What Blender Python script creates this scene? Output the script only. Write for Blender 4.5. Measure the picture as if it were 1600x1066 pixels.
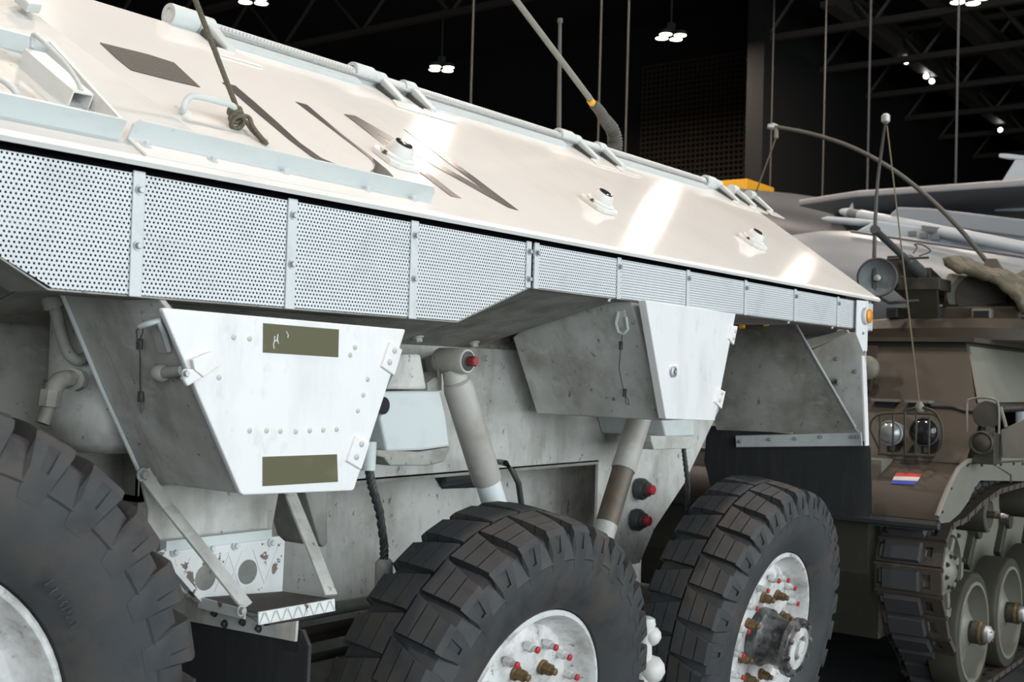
import bpy, bmesh, math, random
import numpy as np
from mathutils import Vector, Matrix, Quaternion

for o in list(bpy.data.objects):
    bpy.data.objects.remove(o)
scn = bpy.context.scene
COL = scn.collection
random.seed(7)
R_ = math.radians

# ------------------------------------------------------------------ camera
FPX, CX, CY, HCAM = 1850.0, 800.0, 533.0, 1.44
ROLL = math.atan(0.028)
_c, _s = math.cos(ROLL), math.sin(ROLL)
def _un(x, y):
    dx, dy = x - CX, y - CY
    return _c * dx + _s * dy, _s * dx - _c * dy
_u, _v = _un(2185, 621)                        # where lines along the vehicles meet
_p = math.atan(-_v / FPX)
_fwd = Vector((0, math.cos(_p), math.sin(_p)))
_up = Vector((0, -math.sin(_p), math.cos(_p)))
_d = FPX * _fwd + Vector((_u, 0, 0)) + _v * _up
_th = math.atan2(_d.x, _d.y)
_RM = Matrix(((math.sin(_th), math.cos(_th), 0), (-math.cos(_th), math.sin(_th), 0), (0, 0, 1)))
CF, CU, CR = _RM @ _fwd, _RM @ _up, _RM @ Vector((1, 0, 0))
CAM = Vector((0, 0, HCAM))
right = _c * CR + _s * CU
upv = -_s * CR + _c * CU
cd = bpy.data.cameras.new('camera'); cam = bpy.data.objects.new('camera', cd); COL.objects.link(cam)
cd.sensor_width = 36; cd.lens = FPX / 1600 * 36; cd.clip_start = .05; cd.clip_end = 200
M = Matrix((right, upv, -CF)).transposed().to_4x4(); M.translation = CAM
cam.matrix_world = M
cd.dof.use_dof = True; cd.dof.focus_distance = 2.9; cd.dof.aperture_fstop = 8
scn.camera = cam

# ------------------------------------------------------------------ world and light
w = bpy.data.worlds.new('world'); scn.world = w; w.use_nodes = True
w.node_tree.nodes['Background'].inputs[0].default_value = (.55, .65, .8, 1)
w.node_tree.nodes['Background'].inputs[1].default_value = .02
scn.view_settings.view_transform = 'Standard'; scn.view_settings.look = 'None'
scn.view_settings.gamma = 1; scn.view_settings.use_curve_mapping = False
scn.view_settings.exposure = 0.0
FLOOR = .045
# daylight falling through the row of tall windows in the wall behind the photographer
WIN_Y = -6.0
WINDOWS = [(-13.4, -10.2), (-9.7, -6.7), (-6.2, -2.2), (-1.6, 2.4), (3.0, 7.0), (7.6, 11.6)]  # first pair unseen, added to brighten the end faces of the boxes
WIN_Z = (.6, 5.2)
for (a, b) in WINDOWS:
    ld = bpy.data.lights.new('window_daylight', 'AREA'); ld.shape = 'RECTANGLE'
    ld.size = b - a; ld.size_y = WIN_Z[1] - WIN_Z[0]; ld.energy = 68 * (b - a); ld.color = (.88, .965, 1.0)
    lo = bpy.data.objects.new('window_daylight', ld); COL.objects.link(lo)
    lo.location = ((a + b) / 2, WIN_Y + .08, sum(WIN_Z) / 2); lo.rotation_euler = (R_(90), 0, 0)   # faces +Y
LAMP_Z = 7.0
LAMP_POWER = 108
LAMP_COLOR = (1.0, .85, .74)
LAMPS = [(16.47, 14.14), (16.84, 9.55), (11.86, 14.0), (17.44, 4.99), (13.9, 5.9), (9.3, 6.1), (4.6, 5.8), (0, 5.6),
         (12.2, 9.6), (7.5, 9.6), (2.9, 9.6), (12.5, 1.2), (8.0, 1.2), (3.5, 1.2), (-1.0, 1.2), (7.2, 14.0)]

# ------------------------------------------------------------------ helpers
def ray(px, py):
    u, v = _un(px, py)
    return FPX * CF + u * CR + v * CU
def at(px, py, X=None, Y=None, Z=None, N=None, O=None):
    """the point of a plane of the place that the photograph shows at a pixel of its 1600x1066 frame"""
    d = ray(px, py)
    if X is not None: t = X / d.x
    elif Y is not None: t = Y / d.y
    elif Z is not None: t = (Z - HCAM) / d.z
    else: t = N.dot(Vector(O) - CAM) / N.dot(d)
    return CAM + t * d

class MB:
    def __init__(s): s.v = []; s.f = []
    def add(s, vs, fs):
        b = len(s.v); s.v += [Vector(p) for p in vs]; s.f += [tuple(i + b for i in f) for f in fs]; return s
    def hexa(s, p):           # 8 points: bottom ring 0-3, top ring 4-7
        return s.add(p, [(3, 2, 1, 0), (4, 5, 6, 7), (0, 1, 5, 4), (1, 2, 6, 5), (2, 3, 7, 6), (3, 0, 4, 7)])
    def box(s, x0, x1, y0, y1, z0, z1):
        return s.hexa([(x0, y0, z0), (x1, y0, z0), (x1, y1, z0), (x0, y1, z0), (x0, y0, z1), (x1, y0, z1), (x1, y1, z1), (x0, y1, z1)])
    def obox(s, c, a, b, n, la, lb, ln):  # oriented box, full lengths
        c, a, b, n = Vector(c), Vector(a).normalized() * la / 2, Vector(b).normalized() * lb / 2, Vector(n).normalized() * ln / 2
        return s.hexa([c - a - b - n, c + a - b - n, c + a + b - n, c - a + b - n, c - a - b + n, c + a - b + n, c + a + b + n, c - a + b + n])
    def prism(s, poly, vec):
        n = len(poly); vec = Vector(vec)
        a = [Vector(p) for p in poly]; b = [p + vec for p in a]
        return s.add(a + b, [tuple(range(n)), tuple(range(2 * n - 1, n - 1, -1))] + [(i, i + n, (i + 1) % n + n, (i + 1) % n) for i in range(n)])
    def loft(s, rings, caps=True, closed=False):
        n = len(rings[0]); vs = [p for r in rings for p in r]; fs = []
        m = len(rings)
        for k in range(m if closed else m - 1):
            k2 = (k + 1) % m
            for i in range(n):
                j = (i + 1) % n
                fs.append((k * n + i, k * n + j, k2 * n + j, k2 * n + i))
        if caps and not closed: fs += [tuple(range(n - 1, -1, -1)), tuple(range((m - 1) * n, m * n))]
        return s.add(vs, fs)
    def tube(s, pts, r, n=10, caps=True):
        pts = [Vector(p) for p in pts]; m = len(pts)
        rs = r if isinstance(r, (list, tuple)) else [r] * m
        rings = []; ref = None
        for i, p in enumerate(pts):
            t = (pts[min(i + 1, m - 1)] - pts[max(i - 1, 0)]).normalized()
            if ref is None: ref = t.orthogonal().normalized()
            ref = (ref - t * ref.dot(t))
            ref = ref.normalized() if ref.length > 1e-6 else t.orthogonal().normalized()
            q = t.cross(ref)
            rings.append([p + rs[i] * (ref * math.cos(2 * math.pi * k / n) + q * math.sin(2 * math.pi * k / n)) for k in range(n)])
        return s.loft(rings, caps)
    def lathe(s, prof, o=(0, 0, 0), axis=(0, 0, 1), n=32, closed=False, cap=True):
        """prof: (radius, height along axis)"""
        o, ax = Vector(o), Vector(axis).normalized(); a = ax.orthogonal().normalized(); b = ax.cross(a)
        rings = [[o + ax * h + max(r, 1e-4) * (a * math.cos(2 * math.pi * k / n) + b * math.sin(2 * math.pi * k / n)) for k in range(n)] for r, h in prof]
        return s.loft(rings, cap and not closed, closed)
    def build(s, name, mat, parent=None, smooth=None, bevel=0, local=False, seg=2):
        c = sum(((Vector(p)) for p in ((min(v.x for v in s.v), min(v.y for v in s.v), min(v.z for v in s.v)),
                                       (max(v.x for v in s.v), max(v.y for v in s.v), max(v.z for v in s.v)))), Vector()) / 2
        me = bpy.data.meshes.new(name)
        me.from_pydata([tuple(v - c) for v in s.v], [], s.f); me.update()
        bm = bmesh.new(); bm.from_mesh(me); bmesh.ops.recalc_face_normals(bm, faces=bm.faces); bm.to_mesh(me); bm.free()
        if smooth is not None:
            me.polygons.foreach_set('use_smooth', [True] * len(me.polygons)); me.set_sharp_from_angle(angle=R_(smooth))
        me.materials.append(mat)
        o = bpy.data.objects.new(name, me); COL.objects.link(o)
        place(o, c, parent, local)
        if bevel:
            md = o.modifiers.new('bevel', 'BEVEL'); md.width = bevel; md.segments = seg; md.limit_method = 'ANGLE'; md.angle_limit = R_(35)
        return o
WL = {}
def place(o, c, parent=None, local=False):
    c = Vector(c)
    if parent is None: o.location = c; WL[o.name] = c
    else:
        o.parent = parent
        if local: o.location = c
        else: o.location = c - WL[parent.name]; WL[o.name] = c
def tag(o, label=None, cat=None, group=None, kind=None):
    for k, v in (('label', label), ('category', cat), ('group', group), ('kind', kind)):
        if v: o[k] = v
    return o
def empty(name, loc):
    o = bpy.data.objects.new(name, None); COL.objects.link(o); o.empty_display_size = .1; o.location = loc; WL[o.name] = Vector(loc); return o
_mesh = {}
def inst(key, maker, mat, name, pos, normal, parent, local=False, scale=1, spin=0):
    """alike small pieces share one mesh whose local +Z is the given normal"""
    k = (key, mat.name)
    if k not in _mesh:
        mb = maker(); me = bpy.data.meshes.new(name); me.from_pydata([tuple(v) for v in mb.v], [], mb.f); me.update()
        bm = bmesh.new(); bm.from_mesh(me); bmesh.ops.recalc_face_normals(bm, faces=bm.faces); bm.to_mesh(me); bm.free()
        me.polygons.foreach_set('use_smooth', [True] * len(me.polygons)); me.set_sharp_from_angle(angle=R_(35))
        me.materials.append(mat); _mesh[k] = me
    o = bpy.data.objects.new(name, _mesh[k]); COL.objects.link(o)
    place(o, pos, parent, local)
    o.rotation_mode = 'QUATERNION'
    o.rotation_quaternion = Vector(normal).to_track_quat('Z', 'Y') @ Quaternion((0, 0, 1), spin)
    o.scale = (scale,) * 3
    return o
def m_bolt():
    mb = MB(); mb.lathe([(.0001, 0), (.0085, 0), (.0085, .0015), (.0085, .002)], n=16)
    mb.lathe([(.0055, .0015), (.0058, .006), (.005, .008)], n=6); return mb
def m_rivet(): return MB().lathe([(.0055, 0), (.0052, .0012), (.003, .0028), (.001, .0030), (.001, .002)], n=12)
def m_nut():
    mb = MB(); mb.lathe([(.0125, 0), (.0125, .018), (.0105, .021)], n=6); mb.lathe([(.008, .018), (.008, .033), (.006, .035)], n=12); return mb
def m_tip(): return MB().lathe([(.0085, 0), (.0085, .005), (.006, .0065)], n=12)
def m_bnut():
    mb = MB(); mb.lathe([(.020, 0), (.020, .008), (.018, .009)], n=16); mb.lathe([(.0165, .008), (.0165, .030), (.0135, .034)], n=6); mb.lathe([(.0095, .034), (.0095, .046), (.007, .048)], n=10); return mb
NEGY = Vector((0, -1, 0))

# ------------------------------------------------------------------ materials
def mat(name, col, rough=.5, metal=0., noise=None, spots=None, bump=0, bscale=200, spec=.5, coat=0, extra=None):
    """noise: list of (colour, scale, threshold low, threshold high, amount, stretch) layered dirt or fading"""
    m = bpy.data.materials.new(name); m.use_nodes = True; nt = m.node_tree; N = nt.nodes; L = nt.links
    b = N['Principled BSDF']; b.inputs['Roughness'].default_value = rough; b.inputs['Metallic'].default_value = metal
    b.inputs['Specular IOR Level'].default_value = spec; b.inputs['Coat Weight'].default_value = coat
    b.inputs['Base Color'].default_value = (*col, 1)
    geo = N.new('ShaderNodeNewGeometry')
    cur = None
    for i, (c2, sc, lo, hi, amt, st) in enumerate(noise or []):
        mp = N.new('ShaderNodeMapping'); mp.inputs['Scale'].default_value = st; mp.inputs['Location'].default_value = (i * 3.7, i * 1.3, i * 2.1)
        L.new(geo.outputs['Position'], mp.inputs[0])
        nz = N.new('ShaderNodeTexNoise'); nz.inputs['Scale'].default_value = sc; nz.inputs['Detail'].default_value = 6; nz.inputs['Roughness'].default_value = .62
        L.new(mp.outputs[0], nz.inputs['Vector'])
        mr = N.new('ShaderNodeMapRange'); mr.inputs['From Min'].default_value = lo; mr.inputs['From Max'].default_value = hi; mr.inputs['To Max'].default_value = amt
        L.new(nz.outputs['Fac'], mr.inputs['Value'])
        mx = N.new('ShaderNodeMix'); mx.data_type = 'RGBA'
        L.new(mr.outputs[0], mx.inputs[0]); mx.inputs[7].default_value = (*c2, 1)
        if cur is None: mx.inputs[6].default_value = (*col, 1)
        else: L.new(cur, mx.inputs[6])
        cur = mx.outputs[2]
    if cur is not None: L.new(cur, b.inputs['Base Color'])
    if bump:
        nz = N.new('ShaderNodeTexNoise'); nz.inputs['Scale'].default_value = bscale; nz.inputs['Detail'].default_value = 4
        L.new(geo.outputs['Position'], nz.inputs['Vector'])
        bp = N.new('ShaderNodeBump'); bp.inputs['Strength'].default_value = bump; bp.inputs['Distance'].default_value = .002
        L.new(nz.outputs['Fac'], bp.inputs['Height']); L.new(bp.outputs[0], b.inputs['Normal'])
    return m
I3 = (1, 1, 1)
WHITE = (.74, .735, .71)
GR = (.20, .185, .16)
P_ROOF = mat('roof_paint', (.80, .775, .745), .085, spec=.10, noise=[((.62, .58, .52), 3, .5, .75, .35, I3), ((.30, .25, .20), 26, .70, .78, .5, (1, 1, 1)), ((.66, .68, .68), 1.3, .45, .7, .4, I3)], bump=.012, bscale=60)
P_WHITE = mat('white_paint', WHITE, .42, noise=[((.52, .52, .50), 7, .5, .8, .5, I3), ((.16, .13, .11), 60, .70, .76, .7, I3)])
P_SHADE = mat('shaded_front_paint', (.60, .605, .59), .6, spec=.2, noise=[((.50, .50, .48), 4, .45, .7, .5, I3), ((.20, .17, .14), 34, .69, .74, .6, I3)])  # hull white greyed in the base colour, for shade on the front plate
P_BOX = mat('box_white_paint', (.80, .80, .80), .42, noise=[((.58, .585, .58), 9, .50, .75, .5, (1, 1, .35)), ((.50, .48, .45), 26, .60, .72, .35, (1, 1, .5)), ((.25, .24, .23), 90, .74, .79, .6, I3)])
P_RAIL = mat('pale_grey_paint', (.60, .645, .64), .45, noise=[((.42, .42, .40), 12, .5, .8, .5, (.5, 1, 1)), ((.20, .15, .12), 45, .70, .76, .6, I3)])
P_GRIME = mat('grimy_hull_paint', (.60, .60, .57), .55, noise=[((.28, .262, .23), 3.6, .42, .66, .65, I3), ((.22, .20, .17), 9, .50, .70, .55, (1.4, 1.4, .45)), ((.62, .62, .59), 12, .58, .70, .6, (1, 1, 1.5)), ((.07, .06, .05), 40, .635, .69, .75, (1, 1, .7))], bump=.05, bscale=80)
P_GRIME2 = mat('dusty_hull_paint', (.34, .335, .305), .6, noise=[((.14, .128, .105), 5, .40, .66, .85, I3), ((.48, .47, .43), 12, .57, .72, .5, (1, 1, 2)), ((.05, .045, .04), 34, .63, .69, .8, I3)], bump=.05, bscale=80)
P_STEP = mat('chipped_white_paint', (.70, .71, .70), .5, noise=[((.13, .085, .065), 22, .615, .63, .95, I3), ((.45, .45, .44), 9, .5, .8, .4, I3)])
P_PERF = mat('perforated_sheet', (.70, .72, .735), .45, noise=[((.48, .49, .50), 9, .55, .78, .55, I3)])
P_STRIP = mat('galvanised_strip', (.60, .625, .635), .45, .1, noise=[((.42, .43, .44), 30, .5, .8, .5, I3)])
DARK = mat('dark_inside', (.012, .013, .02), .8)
MARK = mat('black_marking', (.085, .075, .072), .34, noise=[((.13, .115, .11), 40, .5, .7, .6, I3)], bump=.05, bscale=300)
GRIT = mat('anti_slip_grit', (.085, .078, .07), .85, noise=[((.17, .15, .13), 420, .5, .62, .8, I3)], bump=.7, bscale=420)
OLIVE = mat('olive_patch', (.10, .092, .042), .6, noise=[((.17, .155, .09), 18, .55, .75, .5, I3), ((.5, .46, .35), 60, .74, .77, .6, I3)])
STEEL = mat('bolt_steel', (.42, .43, .43), .4, .5, noise=[((.25, .24, .22), 80, .5, .7, .6, I3)])
BRASS = mat('rusty_nut', (.15, .095, .045), .5, .35, noise=[((.26, .17, .075), 60, .45, .65, .7, I3)])
RED = mat('red_cap', (.50, .03, .04), .45)
DRED = mat('faded_red_plastic', (.28, .035, .03), .55)
RUBBER = mat('tyre_rubber', (.048, .051, .055), .62, noise=[((.105, .080, .058), 5, .47, .72, .55, I3), ((.024, .025, .028), 14, .5, .7, .6, I3), ((.30, .29, .27), 110, .75, .78, .6, I3)], bump=.06, bscale=120, spec=.35)
FLAP = mat('flap_rubber', (.028, .030, .032), .7, noise=[((.062, .062, .062), 9, .5, .75, .6, (1, 3, .35))], spec=.3)
WHEELW = mat('wheel_white_paint', (.70, .70, .69), .38, noise=[((.26, .235, .21), 13, .45, .66, .75, I3), ((.10, .085, .07), 34, .60, .70, .75, I3)])
HUBD = mat('greasy_hub', (.20, .20, .20), .35, .3, noise=[((.035, .032, .03), 22, .42, .6, .9, I3), ((.55, .55, .54), 30, .62, .72, .6, I3)])
HOSE = mat('black_hose', (.05, .052, .052), .5)
WIRE = mat('steel_wire', (.16, .16, .155), .45, .6)
ROPE = mat('olive_rope', (.115, .10, .068), .85, noise=[((.20, .185, .13), 300, .5, .65, .8, I3)], bump=.5, bscale=500)
SHOCK = mat('shock_paint', (.46, .44, .405), .5, noise=[((.30, .275, .235), 7, .45, .7, .8, I3), ((.60, .585, .55), 13, .62, .72, .55, I3)])
PISTON = mat('white_sleeve', (.74, .79, .80), .4)
RUSTT = mat('rusty_tube', (.13, .115, .09), .55, .3, noise=[((.22, .13, .08), 12, .5, .7, .7, I3), ((.06, .06, .055), 8, .5, .7, .6, I3)])
GREYM = mat('antenna_grey', (.21, .215, .18), .5)
SPRING = mat('antenna_boot', (.085, .083, .075), .6)
CABLEM = mat('cable_grey', (.06, .062, .066), .5)
P_RIV = mat('rivet_paint', (.56, .535, .51), .45)
JETW = mat('wing_grey', (.30, .31, .33), .45)
JETF = mat('fuselage_grey', (.074, .081, .090), .4)
YEL = mat('yellow_paint', (.80, .42, .02), .5)
AMB = mat('amber_lens', (.72, .27, .02), .3, noise=[((.6, .2, .01), 60, .4, .6, .5, I3)])
CHROME = mat('reflector', (.42, .46, .48), .28, .55)
GLASSD = mat('dark_glass', (.02, .022, .025), .12, spec=.7)
BROWN = mat('olive_brown_armour', (.050, .039, .029), .5, noise=[((.030, .030, .020), 1.55, .535, .565, .8, I3), ((.078, .062, .047), 12, .5, .8, .35, I3)])
DOLIVE = mat('dark_olive_paint', (.042, .040, .029), .55, noise=[((.07, .064, .048), 14, .5, .75, .5, I3)])
PLATE = mat('pale_olive_panel', (.19, .185, .155), .45, noise=[((.14, .13, .11), 6, .5, .75, .5, I3)])
TRACK = mat('track_steel', (.085, .072, .06), .6, .3, noise=[((.14, .105, .08), 18, .5, .7, .6, I3)])
PAD = mat('track_rubber', (.055, .057, .06), .7)
CANVAS = mat('camouflage_canvas', (.125, .11, .078), .9, noise=[((.055, .062, .040), 9, .48, .54, .85, I3), ((.19, .165, .12), 16, .58, .64, .7, I3)], bump=.35, bscale=30)
JET = mat('aircraft_grey', (.23, .265, .30), .4, noise=[((.20, .23, .265), 1.2, .45, .7, .6, I3)])
JETD = mat('aircraft_dark_grey', (.13, .145, .16), .5)
JETL = mat('missile_pale_grey', (.40, .47, .53), .4)
JETO = mat('fluorescent_orange', (.75, .17, .05), .5)
FLOORM = mat('hall_floor_paint', (.05, .053, .056), .4, noise=[((.035, .036, .04), 1.2, .4, .7, .7, I3)])
WALLM = mat('dark_wall', (.0062, .0064, .0066), .8, noise=[((.0045, .0045, .005), .8, .4, .7, .6, I3)])
CEILM = mat('black_ceiling', (.006, .006, .0065), .9)
TRUSSM = mat('truss_steel', (.055, .05, .043), .6, .2)
MESHM = mat('wall_mesh', (.060, .045, .032), .7)
FRAMEM = mat('window_frame', (.10, .10, .11), .5)
GLASSW = mat('window_glass', (.8, .85, .9), .1)
SPRLAMP = mat('lamp_housing', (.06, .06, .06), .5)
def emis(name, col, st):
    m = bpy.data.materials.new(name); m.use_nodes = True; b = m.node_tree.nodes['Principled BSDF']
    b.inputs['Base Color'].default_value = (*col, 1); b.inputs['Emission Color'].default_value = (*col, 1); b.inputs['Emission Strength'].default_value = st; return m
GLOW = emis('lamp_glow', (1, .86, .62), 22)
SPOTG = emis('spot_glow', (1, .97, .92), 18)
FLAGR = mat('flag_red', (.55, .03, .03), .5); FLAGW = mat('flag_white', (.75, .73, .70), .5); FLAGB = mat('flag_blue', (.03, .07, .42), .5)

# ------------------------------------------------------------------ hall
def struct(name, mb, m, parent=None, **k):
    o = mb.build(name, m, parent, **k)
    if parent is None: o['kind'] = 'structure'
    return o
struct('floor', MB().box(-14, 44, -6.3, 24, FLOOR - .2, FLOOR), FLOORM)
struct('ceiling', MB().box(-14, 44, -6.3, 24, 9.0, 9.2), CEILM)
struct('wall_left', MB().box(-14, 22.2, 24, 24.2, FLOOR, 9.0), WALLM)
struct('wall_back', MB().box(22.0, 22.2, 8.6, 24, FLOOR, 9.0), WALLM)
struct('wall_inner', MB().box(18.0, 44, 8.4, 8.6, FLOOR, 9.0), WALLM)
struct('wall_far', MB().box(44, 44.2, -6.3, 8.6, FLOOR, 9.0), WALLM)
struct('wall_near', MB().box(-14.2, -14, -6.3, 24, FLOOR, 9.0), WALLM)
# window wall behind the photographer
wl = empty('wall_right', (3, WIN_Y - .1, FLOOR)); wl['kind'] = 'structure'
edges = [-14] + [v for ab in WINDOWS for v in ab] + [44]
for i in range(0, len(edges), 2):
    MB().box(edges[i], edges[i + 1], WIN_Y - .25, WIN_Y - .02, FLOOR, 9.0).build('wall_pier', WALLM, wl)
for (a, b) in WINDOWS:
    MB().box(a, b, WIN_Y - .25, WIN_Y - .02, WIN_Z[1], 9.0).build('wall_head', WALLM, wl)
    MB().box(a, b, WIN_Y - .25, WIN_Y - .02, FLOOR, WIN_Z[0]).build('wall_sill', WALLM, wl)
for n, (a, b) in enumerate(WINDOWS):
    wr = empty('window_%d' % (n + 1), ((a + b) / 2, WIN_Y - .1, WIN_Z[0])); wr['kind'] = 'structure'
    f = MB()
    for x in (a + .03, (2 * a + b) / 3, (a + 2 * b) / 3, b - .03): f.box(x - .03, x + .03, WIN_Y - .13, WIN_Y - .05, *WIN_Z)
    for z in (WIN_Z[0] + .03, 2.9, WIN_Z[1] - .03): f.box(a, b, WIN_Y - .13, WIN_Y - .05, z - .03, z + .03)
    f.build('window_frame', FRAMEM, wr)
    MB().box(a, b, WIN_Y - .1, WIN_Y - .09, *WIN_Z).build('window_pane', GLASSW, wr)
# corner column and mesh screen on the back wall
struct('trim_1', MB().box(17.7, 18.0, 8.3, 8.6, FLOOR, 9.0), WALLM)
ms = empty('trim_2', (21.9, 11.9, FLOOR)); ms['kind'] = 'structure'
y0, y1, z0, z1 = 10.65, 13.1, FLOOR, 8.1
k = 0
while z0 + .11 * k < z1:
    MB().box(21.86, 21.89, y0, y1, z0 + .11 * k, z0 + .11 * k + .034).build('mesh_bar', MESHM, ms); k += 1
for k in range(23):
    MB().box(21.89, 21.91, y0 + .11 * k, y0 + .11 * k + .034, z0, z1).build('mesh_bar', MESHM, ms)
# roof trusses across the far hall, each ending on the inner wall
def truss(x, ya, yb, zb, zt, nb):
    t = empty('roof_truss', (x, (ya + yb) / 2, zb)); t['kind'] = 'structure'
    MB().box(x - .06, x + .06, ya, yb, zb, zb + .10).build('bottom_chord', TRUSSM, t)
    MB().box(x - .06, x + .06, ya, yb, zt, zt + .10).build('top_chord', TRUSSM, t)
    st = (yb - ya) / nb
    for i in range(nb):
        y = ya + i * st
        MB().tube([(x, y, zb + .05), (x, y + st / 2, zt)], .035, 6).build('web_bar', TRUSSM, t)
        MB().tube([(x, y + st / 2, zt), (x, y + st, zb + .05)], .035, 6).build('web_bar', TRUSSM, t)
for x in (17.95, 20.3, 22.6, 24.9, 27.2, 29.9): truss(x, -6, 8.4, 7.0, 8.2, 8)
for x in (15.6, 13.2, 10.8): truss(x, -6, 23.9, 7.6, 8.7, 14)
for y in (6.95, 5.6):
    g = MB().box(17, 43, y - .12, y + .12, 7.12, 7.2).box(17, 43, y - .12, y + .12, 7.42, 7.5).box(17, 43, y - .02, y + .02, 7.2, 7.42)
    struct('roof_girder', g, TRUSSM)

# ------------------------------------------------------------------ hanging lamps
def lamp_obj(x, y, label, group='four-headed ceiling lamps'):
    r = empty('ceiling_lamp', (x, y, LAMP_Z))
    tag(r, label, 'lamp', group)
    MB().box(x - .05, x + .05, y - .05, y + .05, LAMP_Z + .08, LAMP_Z + .22).box(x - .2, x + .2, y - .02, y + .02, LAMP_Z + .05, LAMP_Z + .08).box(x - .02, x + .02, y - .2, y + .2, LAMP_Z + .05, LAMP_Z + .08).build('lamp_body', SPRLAMP, r)
    MB().tube([(x, y, LAMP_Z + .2), (x, y, 9.0)], .012, 6).build('hanging_rod', SPRLAMP, r)
    for dx, dy in ((-.17, 0), (.17, 0), (0, -.17), (0, .17)):
        h = MB().lathe([(.105, .05), (.11, .0), (.10, -.01), (.10, .03), (.02, .05)], (x + dx, y + dy, LAMP_Z), n=16).build('lamp_head', SPRLAMP, r, 40)
        MB().lathe([(.098, 0), (.098, .008)], (x + dx, y + dy, LAMP_Z - .006), n=16).build('lamp_lens', GLOW, h)
    ld = bpy.data.lights.new('lamp_light', 'AREA'); ld.shape = 'DISK'; ld.size = .28; ld.energy = LAMP_POWER; ld.color = LAMP_COLOR
    lo = bpy.data.objects.new('lamp_light', ld); COL.objects.link(lo); lo.parent = r; lo.location = (0, 0, -.03)
LL = ['four-headed lamp glowing over the middle of the white roof ridge', 'four-headed lamp glowing right of the thick whip antenna',
      'four-headed lamp at the top frame edge above the rope', 'four-headed lamp cut by the top frame edge at far right']
for i, (x, y) in enumerate(LAMPS):
    lamp_obj(x, y, LL[i] if i < 4 else 'four-headed ceiling lamp hanging out of view over the vehicles')
SL = ['highest and leftmost bright spotlight under the roof girder', 'upper one of two close spotlights under the girder',
      'lower one of two close spotlights under the girder', 'lowest spotlight far right above the tail fin']
for (px, py), lab in zip(((1416, 96), (1447, 119), (1456, 127), (1563, 203)), SL):
    p = at(px, py, Y=6.95)
    d = (CAM - p).normalized()
    r = empty('spotlight', p); tag(r, lab, 'spotlight', 'spotlights on the girder')
    MB().lathe([(.04, -.22), (.065, -.18), (.07, 0), (.055, 0), (.05, -.05), (.01, -.06)], p, d, 16).build('spotlight_can', SPRLAMP, r, 40)
    MB().lathe([(.045, -.012), (.045, -.004)], p, d, 16).build('spotlight_lens', SPOTG, r)
    MB().box(p.x - .015, p.x + .015, p.y - .015, p.y + .015, p.z + .05, 7.13).build('bracket', SPRLAMP, r)

# ================================================================== WHITE ARMOURED VEHICLE
A = empty('armoured_vehicle', (2.8, 2.9, FLOOR))
tag(A, 'white wheeled armoured carrier with UN letters and perforated side grilles', 'armoured vehicle')
SL_A = R_(33); E0 = Vector((0, 1.67, 1.774)); E2 = Vector((0, math.cos(SL_A), math.sin(SL_A))); SN = Vector((0, -math.sin(SL_A), math.cos(SL_A)))
SLEN = (2.46 - 1.67) / math.cos(SL_A)
def S(x, s, h=0): return Vector((x, 0, 0)) + E0 + E2 * s + SN * h
def ats(px, py, h=0): return at(px, py, N=SN, O=E0 + SN * h)
def xs(p): return p.x, (p - E0).dot(E2)
def px_slope(pts, h0, th): # polygon on the sloping plate
    return MB().prism([ats(*p, h0) for p in pts], SN * th)

# hull plates
b1 = xs(ats(52, 21)); b2 = xs(ats(290, 195))
sl = (b2[0] - b1[0]) / (b2[1] - b1[1])
xb0 = b1[0] - sl * b1[1]; xb1 = xb0 + sl * SLEN
MB().prism([S(xb0, 0), S(4.69, 0), S(5.0, SLEN), S(xb1, SLEN)], -SN * .009).build('upper_side_plate', P_ROOF, A, bevel=.002)
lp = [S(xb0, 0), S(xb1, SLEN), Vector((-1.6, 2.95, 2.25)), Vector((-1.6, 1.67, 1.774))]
MB().add(lp + [p - SN * .009 for p in lp], [(0, 1, 3), (1, 2, 3), (4, 7, 5), (5, 7, 6), (0, 4, 5, 1), (1, 5, 6, 2), (2, 6, 7, 3), (3, 7, 4, 0)]).build('front_side_plate', P_SHADE, A)
MB().prism([(-1.6, 2.95, 2.25), (xb1, 2.46, 2.287), (5.0, 2.46, 2.287), (5.0, 3.34, 2.287), (-1.6, 3.34, 2.287)], (0, 0, -.014)).build('roof_plate', P_ROOF, A)
MB().prism([(-1.6, 3.34, 2.279), (5.0, 3.34, 2.279), (4.69, 4.13, 1.766), (-1.6, 4.13, 1.766)], (0, -.008, -.012)).build('far_side_plate', P_ROOF, A)
MB().prism([(4.70, 1.70, 1.752), (5.0, 2.46, 2.262), (5.0, 3.34, 2.262), (4.70, 4.10, 1.752)], (-.012, 0, 0)).build('end_plate', P_GRIME, A)
# welded drip edge of the sloping plate
MB().prism([S(-1.6, -.002, .0), S(4.69, -.002, .0), S(4.69, .012, .004), S(-1.6, .012, .004)], SN * -.009).build('plate_edge', P_WHITE, A)
YH, ZH = 2.24, 1.512
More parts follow.
